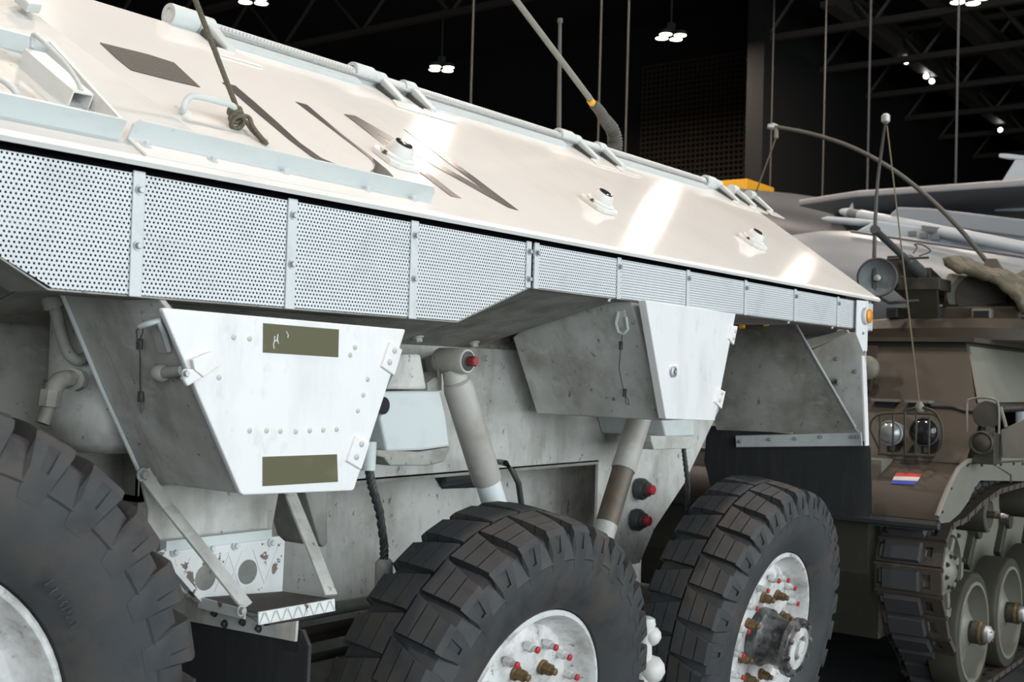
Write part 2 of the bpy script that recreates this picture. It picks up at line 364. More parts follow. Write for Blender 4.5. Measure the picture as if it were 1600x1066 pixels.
# hull sides under the slope
MB().box(-1.6, 4.66, 1.80, 1.815, 1.656, 1.835).build('inner_side', DARK, A)  # near-black colour stands in for shade in the gap under the plate edge
def prof_x(name, m, yz, x0, x1, **k):  # profile in YZ swept along X
    return MB().prism([(x0, y, z) for y, z in yz], (x1 - x0, 0, 0)).build(name, m, A, **k)
n_sp = Vector((0, -(1.648 - ZH), -(YH - 1.735))).normalized()   # facing out and down
sp_seam = at(655, 518, N=n_sp, O=(0, 1.73, 1.66)).x
prev = -1.6
for xe in (1.2, sp_seam, 2.80):
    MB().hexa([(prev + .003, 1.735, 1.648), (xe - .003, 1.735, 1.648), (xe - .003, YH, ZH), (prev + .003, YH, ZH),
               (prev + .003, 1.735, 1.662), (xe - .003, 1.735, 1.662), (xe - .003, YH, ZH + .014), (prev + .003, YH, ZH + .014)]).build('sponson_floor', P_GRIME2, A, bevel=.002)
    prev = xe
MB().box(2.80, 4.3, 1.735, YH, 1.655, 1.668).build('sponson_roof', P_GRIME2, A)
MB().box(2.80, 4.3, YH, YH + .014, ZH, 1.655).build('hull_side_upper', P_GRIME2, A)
MB().prism([(2.80, 1.735, 1.655), (2.80, YH, 1.655), (2.80, YH, ZH)], (-.008, 0, 0)).build('sponson_cheek', P_GRIME2, A)
hs = [at(1124, 640, Y=YH), at(1070, 755, Y=YH), at(1022, 828, Y=YH), at(1000, 880, Y=YH)]
xk = at(935, 735, Y=YH).x
MB().prism([(1.62, YH, ZH), (4.3, YH, ZH)] + [(p.x, YH, p.z) for p in hs] + [(xk, YH, hs[-1].z), (xk, YH, 1.134), (1.62, YH, 1.134)], (0, .014, 0)).build('hull_side', P_GRIME, A, bevel=.003)
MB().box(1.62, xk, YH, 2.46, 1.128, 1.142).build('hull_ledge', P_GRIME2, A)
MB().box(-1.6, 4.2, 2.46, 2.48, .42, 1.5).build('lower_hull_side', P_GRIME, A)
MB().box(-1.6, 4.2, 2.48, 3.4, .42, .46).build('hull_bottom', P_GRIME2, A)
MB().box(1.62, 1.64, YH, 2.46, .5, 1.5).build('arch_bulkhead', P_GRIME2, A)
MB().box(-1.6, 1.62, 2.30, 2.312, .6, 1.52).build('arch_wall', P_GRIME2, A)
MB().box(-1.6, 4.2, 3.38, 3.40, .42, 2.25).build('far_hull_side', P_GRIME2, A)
# dark opening on the lower hull behind the front shock absorber, pipes
for q0, q1, r in (((690, 750), (745, 742), .022),):
    MB().tube([at(*q0, Y=2.45), at(*q1, Y=2.45)], r, 10).build('track_rod_end', HOSE, A, 40)
op = [at(*q, Y=2.459) for q in ((678, 745), (742, 740), (748, 762), (690, 764))]
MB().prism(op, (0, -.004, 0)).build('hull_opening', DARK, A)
for y, z, r, m in ((2.28, .80, .018, P_GRIME2), (2.25, .762, .012, TRACK), (2.30, .735, .02, TRACK), (2.22, .70, .012, HOSE)):
    MB().tube([(1.70, y, z), (3.6, y, z - .02)], r, 10).build('brake_pipe', m, A, 40)
p = at(600, 886, Y=2.0)
MB().lathe([(.016, -.08), (.022, -.06), (.022, .012), (.014, .02)], p, (0, 0, 1), 12).build('pipe_clamp', P_GRIME, A, 40)

# perforated grilles -------------------------------------------------
PITCH = .0086
def perforated(x0, x1, z0, z1, cuts, name='perforated_panel', y=1.70):
    w_, h_ = PITCH, PITCH * .866
    r = .00228; n = 8
    vs = []; fs = []
    ring = [(math.cos(2 * math.pi * (k + .5) / n) * r, math.sin(2 * math.pi * (k + .5) / n) * r) for k in range(n)]
    a, b = w_ / 2, h_ / 2
    outer = []
    for k in range(n):
        t = 2 * math.pi * (k + .5) / n; c, s = math.cos(t), math.sin(t)
        q = min(a / abs(c), b / abs(s)); outer.append((c * q, s * q))
    # snap outer octagon points onto rectangle corners and edges
    outer = [(a, b * .41), (a * .41, b), (-a * .41, b), (-a, b * .41), (-a, -b * .41), (-a * .41, -b), (a * .41, -b), (a, -b * .41)]
    corner = [(a, b), (-a, b), (-a, -b), (a, -b)]
    rows = int((z1 - z0) / h_) + 2; cols = int((x1 - x0) / w_) + 3
    for j in range(rows):
        cz = z1 - .004 - j * h_ + h_ * .0
        for i in range(-1, cols):
            cx = x0 + (i + .5 * (j % 2)) * w_
            base = len(vs)
            vs += [(cx + p, y, cz + q) for p, q in ring] + [(cx + p, y, cz + q) for p, q in outer] + [(cx + p, y, cz + q) for p, q in corner] + [(cx + p, y + .0006, cz + q) for p, q in ring]
            for k in range(n):
                k2 = (k + 1) % n
                fs.append((base + k, base + n + k, base + n + k2, base + k2))
                fs.append((base + k2, base + 20 + k2, base + 20 + k, base + k))
            for ci, (k1, k2) in enumerate(((0, 1), (2, 3), (4, 5), (6, 7))):
                fs.append((base + n + k1, base + 16 + ci, base + n + k2))
    me = bpy.data.meshes.new(name); me.from_pydata(vs, [], fs)
    bm = bmesh.new(); bm.from_mesh(me)
    for co, no in [((x0, 0, 0), (-1, 0, 0)), ((x1, 0, 0), (1, 0, 0)), ((0, 0, z0), (0, 0, -1)), ((0, 0, z1), (0, 0, 1))] + cuts:
        bmesh.ops.bisect_plane(bm, geom=bm.verts[:] + bm.edges[:] + bm.faces[:], plane_co=co, plane_no=no, clear_outer=True)
    c = Vector(((x0 + x1) / 2, y, (z0 + z1) / 2)); bm.transform(Matrix.Translation(-c)); bm.to_mesh(me); bm.free()
    me.materials.append(P_PERF)
    o = bpy.data.objects.new(name, me); COL.objects.link(o); place(o, c, A)
    return o
ZT, ZA, ZB = 1.757, 1.553, 1.651
cutR = ((2.062, 0, ZA), Vector((ZA - 1.653, 0, 2.34 - 2.062)).cross(Vector((0, 1, 0))))
cutR = ((2.062, 0, ZA), (.100, 0, -.278)); cutL = ((1.05, 0, 1.556), (-.039, 0, -.083))
SA = [.80, 1.207, 1.553, 1.905, 2.333]
for i in range(4):
    perforated(SA[i], SA[i + 1], ZA, ZT, [cutR] if i == 3 else [cutL] if i == 0 else [])
SB = [2.345, 2.741, 3.132, 3.522, 3.917, 4.314, 4.545]
for i in range(6):
    perforated(SB[i], SB[i + 1], ZB, ZT, [])
perforated(4.595, 4.69, ZB, ZT, [])
def strip(x, z0, z1, wd=.022, bolts=()):
    o = MB().box(x - wd / 2, x + wd / 2, 1.6955, 1.6995, z0 - .004, z1 + .004).build('clamp_strip', P_STRIP, A, bevel=.0015)
    for z in bolts: inst('bolt', m_bolt, STEEL, 'bolt', (x, 1.6955, z), NEGY, o, spin=random.random())
for x in (1.207, 1.553, 1.905): strip(x, ZA, ZT, .024, (ZT - .028, ZA + .082))
strip(2.323, ZA + .098, ZT, .020, (ZT - .022, ZA + .115))
strip(2.356, ZB, ZT, .020, (ZT - .022,))
for x in SB[1:-1]: strip(x, ZB, ZT, .018, (ZT - .022,))
# box walls behind the sheets
pa = [(.86, ZB), (1.05, ZA), (2.062, ZA), (2.34, ZB + .002)]
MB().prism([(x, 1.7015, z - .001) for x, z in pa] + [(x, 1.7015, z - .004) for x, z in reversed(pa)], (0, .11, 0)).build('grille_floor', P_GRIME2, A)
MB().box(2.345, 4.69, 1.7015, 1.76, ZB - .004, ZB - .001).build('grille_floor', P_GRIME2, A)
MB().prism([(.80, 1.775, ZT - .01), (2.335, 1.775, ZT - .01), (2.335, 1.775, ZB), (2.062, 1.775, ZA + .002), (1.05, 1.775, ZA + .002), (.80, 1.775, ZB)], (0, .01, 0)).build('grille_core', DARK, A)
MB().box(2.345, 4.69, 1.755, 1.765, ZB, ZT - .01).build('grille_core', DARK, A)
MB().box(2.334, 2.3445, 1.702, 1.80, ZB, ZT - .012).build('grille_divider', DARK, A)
for x in (1.0, 1.4, 1.8, 2.15, 2.48, 2.68, 2.9, 3.12, 3.36, 3.62, 3.9, 4.2):
    MB().box(x - .008, x + .008, 1.715, 1.80, 1.742, 1.752).build('support_bracket', P_GRIME2, A)
for x in (2.72, 3.40, 3.9, 4.30):
    inst('bolt', m_bolt, STEEL, 'bolt', (x, 1.715, ZB - .004), (0, 0, -1), A)

# bracket with amber marker at the rear corner
MB().prism([at(*q, Y=1.685) for q in ((1339.5, 469), (1357, 471), (1355, 548), (1350, 553), (1338, 523))], (0, .004, 0)).build('corner_bracket', P_BOX, A)
MB().prism([at(*q, Y=1.688) for q in ((1347, 556), (1351, 556), (1354, 580), (1358, 696), (1353, 697))], (0, .006, 0)).build('corner_strip', P_BOX, A)
pm = at(1351, 494, Y=1.684)
mk = MB().lathe([(.034, 0), (.034, .012), (.030, .016), (.0, .016)], pm, NEGY, 24).build('marker_lamp', P_STRIP, A, 40)
MB().lathe([(.029, .012), (.028, .022), (.020, .027), (.002, .029)], pm, NEGY, 24).build('marker_lens', AMB, mk, 50)
for q in ((1348, 521), (1350, 550)): inst('bolt', m_bolt, STEEL, 'bolt', at(*q, Y=1.685), NEGY, A, scale=.8)

# rear mudguard, plates and flap ------------------------------------
XF = 4.66
NX = (-1, 0, 0)
pl = MB().prism([at(*q, X=XF) for q in ((1095, 520), (1242, 505), (1336, 670), (1345, 680), (1120, 672), (1095, 600))], (.01, 0, 0)).build('mudguard_plate', P_GRIME2, A)
e0, e1 = at(1243, 507, X=XF), at(1336, 668, X=XF)
MB().tube([e0 + Vector((-.004, -.003, 0)), e1 + Vector((-.004, -.003, 0))], .005, 8).build('plate_bead', P_STRIP, A, 40)
flap = MB().prism([at(*q, X=XF + .016) for q in ((1105, 665), (1352, 690), (1360, 700), (1363, 802), (1358, 808), (1120, 800), (1100, 720))], (.008, 0, 0)).build('mud_flap', FLAP, A)
bar = MB().prism([at(*q, X=XF - .012) for q in ((1149, 681), (1345, 676), (1347, 697), (1150, 699))], (.010, 0, 0)).build('clamp_bar', P_STRIP, A, bevel=.002)
for q in ((1156, 690), (1202, 687), (1242, 686), (1282, 683), (1330, 683), (1338, 683)):
    inst('bolt', m_bolt, STEEL, 'bolt', at(*q, X=XF - .012), NX, bar, scale=1.1)
XE = 4.80
MB().prism([at(*q, X=XE) for q in ((1240, 560), (1330, 519), (1352, 519), (1354, 692), (1240, 690))], (.008, 0, 0)).build('tail_plate', P_GRIME, A)
MB().prism([at(*q, X=XE - .05) for q in ((1225, 540), (1322, 515), (1326, 520), (1258, 548), (1225, 566))], (.02, 0, 0)).build('tail_stay', P_GRIME, A)
for q in ((1283, 582), (1336, 581), (1307, 561)): inst('bolt', m_bolt, STEEL, 'bolt', at(*q, X=XE), NX, A, scale=1.2)
lr = at(1308, 597, X=XE)
MB().lathe([(.016, 0), (.016, .02), (.010, .022), (.008, .004)], lr, NX, 14).build('cable_socket', STEEL, A, 40)
MB().tube([lr + Vector((-.02, 0, 0)), lr + Vector((-.03, .03, -.01)), lr + Vector((-.02, .05, -.05)), lr + Vector((0, .045, -.09))], .005, 8).build('socket_wire', HOSE, A, 60)

# storage boxes -------------------------------------------------------
def storage_box(front_px, depth, top_cut, yf=1.70):
    """front_px: TL TR BR BL pixels of the front face; the box narrows downward and runs inward"""
    TL, TR, BR, BL = [at(*q, Y=yf) for q in front_px]
    def xl(z): return TL.x + (BL.x - TL.x) * (TL.z - z) / (TL.z - BL.z)
    def xr(z): return TR.x + (BR.x - TR.x) * (TR.z - z) / (TR.z - BR.z)
    zt, zb = (TL.z + TR.z) / 2, (BL.z + BR.z) / 2
    prof = [(yf, zt), (yf + depth - top_cut, zt - .012), (yf + depth, zt - .012 - top_cut * .48), (yf + depth, zb), (yf, zb)] if top_cut else [(yf, zt), (yf + depth, zt), (yf + depth, zb), (yf, zb)]
    ra = [Vector((xl(z), y, z)) for y, z in prof]; rb = [Vector((xr(z), y, z)) for y, z in prof]
    return MB().loft([ra, rb]).build('storage_box', P_GRIME, A, bevel=.006, seg=3)
def hinge(px4, bolts, par, y):
    h = MB().prism([at(*q, Y=y) for q in px4], (0, .008, 0)).build('hinge_plate', P_BOX, par, bevel=.0015)
    for q in bolts: inst('rivet', m_rivet, P_RIV, 'rivet', at(*q, Y=y), NEGY, par, scale=1.25)
# first box, olive patches on its lid
bx1 = storage_box(((262, 485), (630, 517), (550, 762), (381, 770)), .235, 0)
YD = 1.682
MB().prism([at(*q, Y=YD) for q in ((255, 481), (634, 515), (632, 522), (554, 764), (551, 767), (381, 774), (376, 771), (254, 486))], (0, .012, 0)).build('lid', P_BOX, bx1, bevel=.003)
for pts in (((411, 505), (529, 515), (528, 558.5), (410.5, 551)), ((410, 714), (526, 710), (527.5, 753), (410, 760))):
    MB().prism([at(*q, Y=YD) for q in pts], (0, -.0012, 0)).build('olive_patch', OLIVE, bx1)
sm_ = MB()
for st in (((429, 525), (428.5, 533), (427, 538), (428, 545)), ((434, 522), (433, 531), (435, 537)), ((429, 533), (434, 532)), ((447, 518), (450, 523), (449.5, 528))):
    sm_.tube([at(*q, Y=YD - .0013) for q in st], .0014, 5)
tag(sm_.build('scratch_marks', P_RAIL, bx1), kind='stuff')
for q in ((365, 527), (390, 529.5), (554.5, 543), (574.5, 593), (567.5, 617.5), (559, 642), (342, 590), (390, 673), (416.5, 673), (438, 674), (462, 674.5), (484, 673), (505, 672), (526, 671), (547, 555)):
    inst('rivet', m_rivet, P_RIV, 'rivet', at(*q, Y=YD), NEGY, bx1)
hinge(((610.5, 534), (629, 547), (617, 587), (597, 573)), ((616.5, 548), (609, 566)), bx1, YD - .006)
hinge(((557, 681), (578, 693), (565, 734), (543, 721)), ((565, 694), (557, 714)), bx1, YD - .006)
# toggle latch of the first box
MB().prism([at(*q, Y=YD - .004) for q in ((297, 562), (329, 549), (338, 572), (314, 590), (300, 578))], (0, -.008, 0)).build('latch_plate', P_BOX, bx1, bevel=.002)
lt = MB().prism([at(*q, Y=YD - .014) for q in ((281, 582), (287, 577), (297, 577), (312, 590), (288, 604), (281, 592))], (0, -.010, 0)).build('latch_handle', P_BOX, bx1, bevel=.003)
inst('bolt', m_bolt, STEEL, 'bolt', at(289, 584, Y=YD - .024), NEGY, bx1)
sx = at(292, 582, Y=YD).x
MB().tube([at(250, 583, Y=1.77), at(286, 579, Y=1.70)], .010, 10).build('latch_rod', P_GRIME, bx1, 40)
MB().lathe([(.013, -.012), (.016, -.008), (.016, .008), (.013, .012)], at(250, 583, Y=1.77), (-.2, 1, 0), 12).build('latch_boss', P_GRIME, bx1, 40)
# hook and lanyard on the side of the first box
n1 = None
def side_plane(front_px, yf=1.70):
    TL, BL = at(*front_px[0], Y=yf), at(*front_px[3], Y=yf)
    n = (BL - TL).cross(Vector((0, 1, 0))).normalized()
    if n.x > 0: n = -n
    return n, TL
n1, o1 = side_plane(((262, 485), 0, 0, (381, 770)))
def s1(px, py, h=0): return at(px, py, N=n1, O=o1 + n1 * h)
MB().prism([s1(*q, .002) for q in ((236, 506), (248, 500), (268, 545), (262, 551), (250, 549))], n1 * .004).build('hook_plate', P_GRIME, bx1)
MB().tube([s1(264, 548, .006), s1(256, 520, .010), s1(247, 501, .022), s1(235, 505, .034), s1(219, 510, .036)], .0055, 8).build('hook', P_RAIL, bx1, 50)
ln = MB().tube([s1(222, 509, .03), s1(213, 517, .03), s1(214, 530, .03), s1(218, 537, .028), s1(219, 560, .012), s1(219, 600, .006), s1(219.5, 626, .006)], .0013, 6).build('lanyard', WIRE, bx1, 60)
MB().tube([s1(224, 512, .03), s1(223, 520, .03), s1(218, 532, .028)], .0013, 6).build('lanyard_loop', WIRE, bx1, 60)
for q in ((218, 538), (220, 620)): MB().lathe([(.005, -.010), (.006, -.008), (.006, .008), (.005, .010)], s1(*q, .018 if q[1] < 600 else .007), (0, 0, 1), 8).build('ferrule', HOSE, bx1, 40)
MB().tube([s1(220, 626, .006), s1(217, 636, .006), s1(220, 645, .006), s1(223, 637, .006), s1(221, 627, .006)], .0016, 6).build('lanyard_eye', STRIP_M if False else STEEL, bx1, 60)

# second box
bx2 = storage_box(((986, 470), (1148, 489), (1113, 657), (1036, 655)), .455, .19, 1.712)
# ajar lid
la, lb_, lc, ld_ = at(1009, 469, Y=1.655), at(1150, 490, Y=1.685), at(1117, 658, Y=1.685), at(1041, 655, Y=1.668)
MB().prism([la, lb_, lc, ld_], (0, .026, 0)).build('lid', P_BOX, bx2, bevel=.003)
hinge(((1144, 509), (1153, 510), (1147, 539), (1139.5, 529)), ((1149, 518), (1146, 529)), bx2, YD - .004)
hinge(((1123, 607), (1134, 612), (1128, 639), (1117, 628)), ((1128, 615), (1124.5, 626)), bx2, YD - .004)
MB().prism([at(*q, Y=1.668) for q in ((1044, 572), (1058, 570), (1062, 586), (1048, 590))], (0, -.004, 0)).build('lock_plate', P_BOX, bx2, bevel=.001)
MB().lathe([(.016, 0), (.016, .006), (.010, .008), (.010, .004), (.005, .004), (.005, .012)], at(1051, 581, Y=1.665), NEGY, 16).build('lock', STEEL, bx2, 40)
n2, o2 = side_plane(((986, 470), 0, 0, (1036, 655)))
def s2(px, py, h=0): return at(px, py, N=n2, O=o2 + n2 * h)
MB().prism([s2(*q, .002) for q in ((962, 486), (976, 484), (980, 505), (972, 513), (963, 508))], n2 * .003).build('hook_plate', P_GRIME, bx2)
MB().tube([s2(966, 487, .004), s2(962, 505, .010), s2(966, 519, .016), s2(975, 522, .018), s2(981, 514, .014), s2(978, 495, .006)], .005, 8).build('hook', P_RAIL, bx2, 60)
MB().tube([s2(973, 520, .016), s2(970, 540, .012), s2(967, 575, .004), s2(972, 600, .004), s2(978, 622, .004)], .0014, 6).build('lanyard', WIRE, bx2, 60)
MB().tube([s2(977, 618, .004), s2(978, 630, .004), s2(983, 633, .004), s2(982, 626, .004), s2(978, 619, .004)], .0014, 6).build('lanyard_eye', WIRE, bx2, 60)
for q in ((970, 540), (976, 614)): MB().lathe([(.006, -.012), (.006, .012)], s2(*q, .009), (0, 0, 1), 8).build('ferrule', HOSE, bx2, 40)

# bulkhead strip beside the first box, panel under it
MB().prism([s1(*q, -.001) for q in ((95, 454), (245, 463), (268, 492), (310, 600), (300, 745), (255, 760), (222, 742))], -n1 * .010).build('bulkhead_strip', P_GRIME, A, bevel=.002)
e = [s1(94, 452, .0), s1(160, 610, .0), s1(219, 740, .0)]
MB().tube(e, .005, 8).build('strip_bead', P_RAIL, A, 60)
YP = 1.955
pan = MB().prism([at(*q, Y=YP) for q in ((219, 738), (300, 745), (418, 752), (418, 838), (250, 868), (243, 880), (236, 878), (230, 866), (232, 796))], (0, .010, 0)).build('step_panel', P_GRIME, A, bevel=.003)
MB().prism([at(*q, Y=YP + .05) for q in ((416, 752), (437, 760), (424, 830), (416, 832))], (0, .01, 0)).build('panel_stay', P_GRIME2, A)
# inner hull bulge beside the panel
MB().prism([at(*q, Y=2.22) for q in ((470, 745), (512, 742), (512, 850), (505, 856), (500, 850))], (0, .16, 0)).build('hull_rib', P_GRIME2, A, bevel=.004)

# boarding step --------------------------------------------------------
YS = 1.93
rail = MB().tube([at(255, 853, Y=YS), at(420, 834, Y=YS)], .014, 4).build('step_rail', P_RAIL, A)
zs = at(305, 934, Y=YS).z
tl, tr = at(306, 934, Y=YS), at(440, 924, Y=YS)
fr, fl = at(523, 936, Z=zs), at(404, 957, Z=zs)
yfS = (fr.y + fl.y) / 2
bk = [at(*q, Y=YS - .004) for q in ((249, 862), (260, 857), (436, 838), (445, 846), (441, 926), (306, 936))]
def holed(poly_pts, holes, vec, name, m, parent):
    """flat plate with round holes: the outline is bridged to each hole"""
    bm = bmesh.new(); vec = Vector(vec); n = vec.normalized()
    loops = [poly_pts] + holes; es = []
    for lo in loops:
        vs_ = [bm.verts.new(p) for p in lo]
        for i in range(len(vs_)): es.append(bm.edges.new((vs_[i], vs_[(i + 1) % len(vs_)])))
    bmesh.ops.triangle_fill(bm, use_beauty=True, use_dissolve=False, edges=es)
    ext = bmesh.ops.extrude_face_region(bm, geom=bm.faces[:])
    bmesh.ops.translate(bm, verts=[g for g in ext['geom'] if isinstance(g, bmesh.types.BMVert)], vec=vec)
    mb = MB(); bm.verts.index_update(); mb.v = [v.co.copy() for v in bm.verts]; mb.f = [tuple(v.index for v in f.verts) for f in bm.faces]; bm.free()
    return mb.build(name, m, parent)
def circ(c, r, a, b, n=18): return [Vector(c) + r * (Vector(a) * math.cos(2 * math.pi * k / n) + Vector(b) * math.sin(2 * math.pi * k / n)) for k in range(n)]
hr = .026
step = holed(bk, [circ(at(321, 903, Y=YS - .004), hr, (1, 0, 0), (0, 0, 1)), circ(at(387, 894, Y=YS - .004), hr, (1, 0, 0), (0, 0, 1))], (0, .004, 0), 'boarding_step', P_STEP, A)
# raised diamond pattern on the back plate
dm = MB()
Lq, Rq = at(262, 862, Y=YS - .004), at(438, 846, Y=YS - .004)
zA_, zB_ = at(320, 930, Y=YS).z, at(320, 860, Y=YS).z
H_ = zB_ - zA_
x = Lq.x + .02
while x < Rq.x - .01:
    for sgn in (-1, 1):
        a0 = Vector((x, YS - .0045, zA_ + .004)); a1 = Vector((x + sgn * .035, YS - .0045, zB_ - .010))
        if Lq.x + .01 < a1.x < Rq.x - .004: dm.tube([a0, a1], .0012, 4)
    x += .033
# drop bars crossing the holes
dm2 = MB()
for i in range(0, len(dm.v), 8):
    vs_ = dm.v[i:i + 8]; ok = True
    p0 = sum(vs_[:4], Vector()) / 4; p1 = sum(vs_[4:], Vector()) / 4
    for hc in (at(321, 903, Y=YS - .004), at(387, 894, Y=YS - .004)):
        d_ = (p1 - p0).normalized(); t_ = max(0, min((p1 - p0).length, (hc - p0).dot(d_)))
        if (p0 + d_ * t_ - hc).length < hr + .002: ok = False
    if ok: dm2.tube([p0, p1], .0013, 4)
tag(dm2.build('diamond_ribs', P_STEP, step), kind='stuff')
for q in ((273, 863), (330, 857), (368, 853), (424, 848)): inst('bolt', m_bolt, P_RAIL, 'bolt', at(*q, Y=YS - .006), NEGY, step, scale=1.1)
MB().prism([tl, tr, fr, fl], (0, 0, -.004)).build('tread_plate', GRIT, step)
lipm = MB().prism([fl, fr, fr + Vector((0, -.002, -.024)), fl + Vector((0, -.002, -.024))], (0, .003, 0)).build('tread_lip', P_STEP, step)
dl = MB(); nlip = 14
for k in range(nlip):
    a0 = fl.lerp(fr, (k + .1) / nlip) + Vector((0, -.003, -.002 if k % 2 else -.023)); a1 = fl.lerp(fr, (k + .9) / nlip) + Vector((0, -.003, -.023 if k % 2 else -.002))
    dl.tube([a0, a1], .0014, 4)
tag(dl.build('lip_ribs', P_STEP, step), kind='stuff')
# side cheek of the step
c0_, c1_, c2_ = at(249, 866, Y=YS - .012), tl + Vector((.0, -.012, -.004)), tl.lerp(fl, .8) + Vector((-.002, -.004, -.006))
MB().loft([[p + Vector((-.003, -.012, -.004)), p + Vector((.004, -.012, .004)), p + Vector((.004, .010, .004)), p + Vector((-.003, .010, -.004))] for p in (c0_, c1_)]).build('step_cheek', P_STEP, step)
MB().prism([c1_ + Vector((0, 0, .008)), c2_ + Vector((0, 0, .006)), c2_ + Vector((0, 0, -.012)), c1_ + Vector((0, 0, -.014))], (-.004, 0, 0)).build('step_flange', P_STEP, step)
# straps carrying the step
def strap(pts, wd, th, name='step_strap', m=P_GRIME):
    pts = [Vector(p) for p in pts]; rings = []
    for i, p in enumerate(pts):
        t = (pts[min(i + 1, len(pts) - 1)] - pts[max(i - 1, 0)]).normalized()
        wv = Vector((1, 0, 0)); wv = (wv - t * wv.dot(t)).normalized() * wd / 2; nv = t.cross(wv).normalized() * th / 2
        rings.append([p - wv - nv, p + wv - nv, p + wv + nv, p - wv + nv])
    return MB().loft(rings).build(name, m, A, bevel=.001)
pF = fl + Vector((-.02, .02, .0))
strap([at(224, 737, Y=1.95), at(232, 750, Y=1.945), at(262, 792, Y=1.91), at(323, 868, Y=(1.91 + yfS) / 2), at(386, 948, Y=yfS + .02)], .030, .006)
strap([at(452, 768, Y=1.90), at(470, 812, Y=1.86), at(492, 866, Y=(1.86 + yfS) / 2), at(517, 930, Y=fr.y + .01)], .032, .006, m=P_GRIME)
inst('bolt', m_bolt, STEEL, 'bolt', at(222, 742, Y=1.94), NEGY, A, scale=1.6)
inst('bolt', m_bolt, STEEL, 'bolt', at(376, 954, Y=yfS + .02), NEGY, A, scale=1.3)
# bracket and flap behind the big front wheel
XB = at(460, 985, Y=1.67).x
br = MB().prism([at(*q, X=XB) for q in ((248, 900), (300, 938), (385, 962), (410, 979), (463, 971), (461, 1003), (270, 966), (250, 945))], (.006, 0, 0)).build('flap_bracket', P_GRIME, A)
for q in ((336, 958), (352, 975), (380, 972), (405, 982)): inst('bolt', m_bolt, HOSE, 'bolt', at(*q, X=XB), NX, br)
MB().prism([at(*q, X=XB + .01) for q in ((262, 955), (472, 985), (482, 1010), (478, 1100), (470, 1200), (262, 1200))], (.008, 0, 0)).build('mud_flap', FLAP, A)

# shock absorbers, stops, cables -------------------------------------
YK = 2.0
def shock(top, bot, r0, split, lower, m0, m1, r1):
    a, b = Vector(top), Vector(bot); d = (b - a).normalized(); L_ = (b - a).length
    o = MB().lathe([(r0 * .55, 0), (r0 * .9, .01), (r0, .03), (r0, L_ * split), (r0 * .97, L_ * split + .002), (r0 * .85, L_ * split + .002)], a, d, 28).build('shock_absorber', m0, A, 40)
    MB().lathe([(r1, L_ * split - .02), (r1, L_)], a, d, 24).build('shock_rod', m1, o, 40)
    return o, a, b, d
t0 = at(712, 592, Y=YK)
so, a_, b_, d_ = shock(t0, at(792, 850, Y=YK), .041, .60, .4, SHOCK, PISTON, .035)
ey = at(708, 564, Y=YK)
MB().lathe([(.018, -.05), (.031, -.05), (.034, -.045), (.034, .045), (.031, .05), (.018, .05)], ey, NEGY, 24).build('shock_eye', SHOCK, so, 40)
MB().tube([ey + Vector((0, .005, -.02)), t0 + (ey - t0) * -.12], [.026, .034], 20).build('eye_neck', SHOCK, so, 40)
MB().lathe([(.026, .035), (.026, .052), (.02, .054)], ey, NEGY, 20).build('eye_bush', HOSE, so, 40)
MB().lathe([(.013, .05), (.014, .075), (.012, .078)], ey, NEGY, 6).build('grease_cap', DRED, so)
MB().hexa([at(661, 560, Y=YH), at(690, 548, Y=YH), at(690, 580, Y=YH), at(668, 595, Y=YH), at(680, 557, Y=2.03), at(700, 548, Y=2.03), at(700, 575, Y=2.03), at(684, 590, Y=2.03)]).build('eye_mount', P_GRIME2, so)
MB().prism([at(*q, Y=2.05) for q in ((690, 582), (668, 598), (668, 612), (690, 610))], (0, .19, 0)).build('mount_gusset', P_GRIME, so)
# rear shock
so2, a_, b_, d_ = shock(at(1012, 610, Y=YK), at(912, 935, Y=YK), .040, .40, .4, SHOCK, RUSTT, .036)
MB().lathe([(.0365, 0), (.0365, .25)], a_ + d_ * ((b_ - a_).length * .66), d_, 24).build('shock_sleeve', P_GRIME, so2, 40)
for q in ((998, 764), (992, 812)):
    c = at(*q, Y=YH - .01)
    g = MB().lathe([(.04, 0), (.04, .02), (.034, .03), (.028, .03), (.026, .045)], c, NEGY, 20).build('hub_plug', HOSE, A, 40)
    MB().lathe([(.018, .043), (.018, .062), (.015, .065)], c, NEGY, 14).build('plug_cap', RED, g, 40)
# bump stops
def bump(face, block, y0, dep, rub, hole=None):
    o = MB().prism([at(*q, Y=y0) for q in face], (0, dep, 0)).build('bump_stop', P_RAIL, A, bevel=.006)
    if block: MB().prism([at(*q, Y=y0 + .03) for q in block], (0, dep, 0)).build('stop_block', P_GRIME, o, bevel=.008)
    if hole: MB().lathe([(.024, 0), (.024, .02)], at(*hole, Y=y0 + .0185), NEGY, 18).build('stop_hole', DARK, o)
    return o
bs = bump(((596, 612), (688, 611), (697, 650), (703, 698), (660, 704), (605, 706), (594, 655), (600, 640)), ((628, 553), (658, 553), (668, 609), (604, 609)), 1.93, .28, 0)
MB().prism([at(*q, Y=1.935) for q in ((590, 703), (655, 706), (704, 698), (702, 706), (694, 722), (670, 728), (610, 728), (601, 716), (590, 713))], (0, .13, 0)).build('stop_rubber', P_GRIME2, bs, bevel=.004)
MB().lathe([(.021, 0), (.021, .0015)], at(599, 634, Y=1.9300), NEGY, 18).build('stop_hole', DARK, bs)
bs2 = bump(((1030, 640), (1082, 640), (1086, 681), (1041, 683)), None, 1.98, .26, 0)
MB().prism([at(*q, Y=1.975) for q in ((1017, 681), (1086, 682), (1086, 690), (1080, 701), (1022, 703), (1018, 690))], (0, .12, 0)).build('stop_rubber', P_GRIME, bs2, bevel=.003)
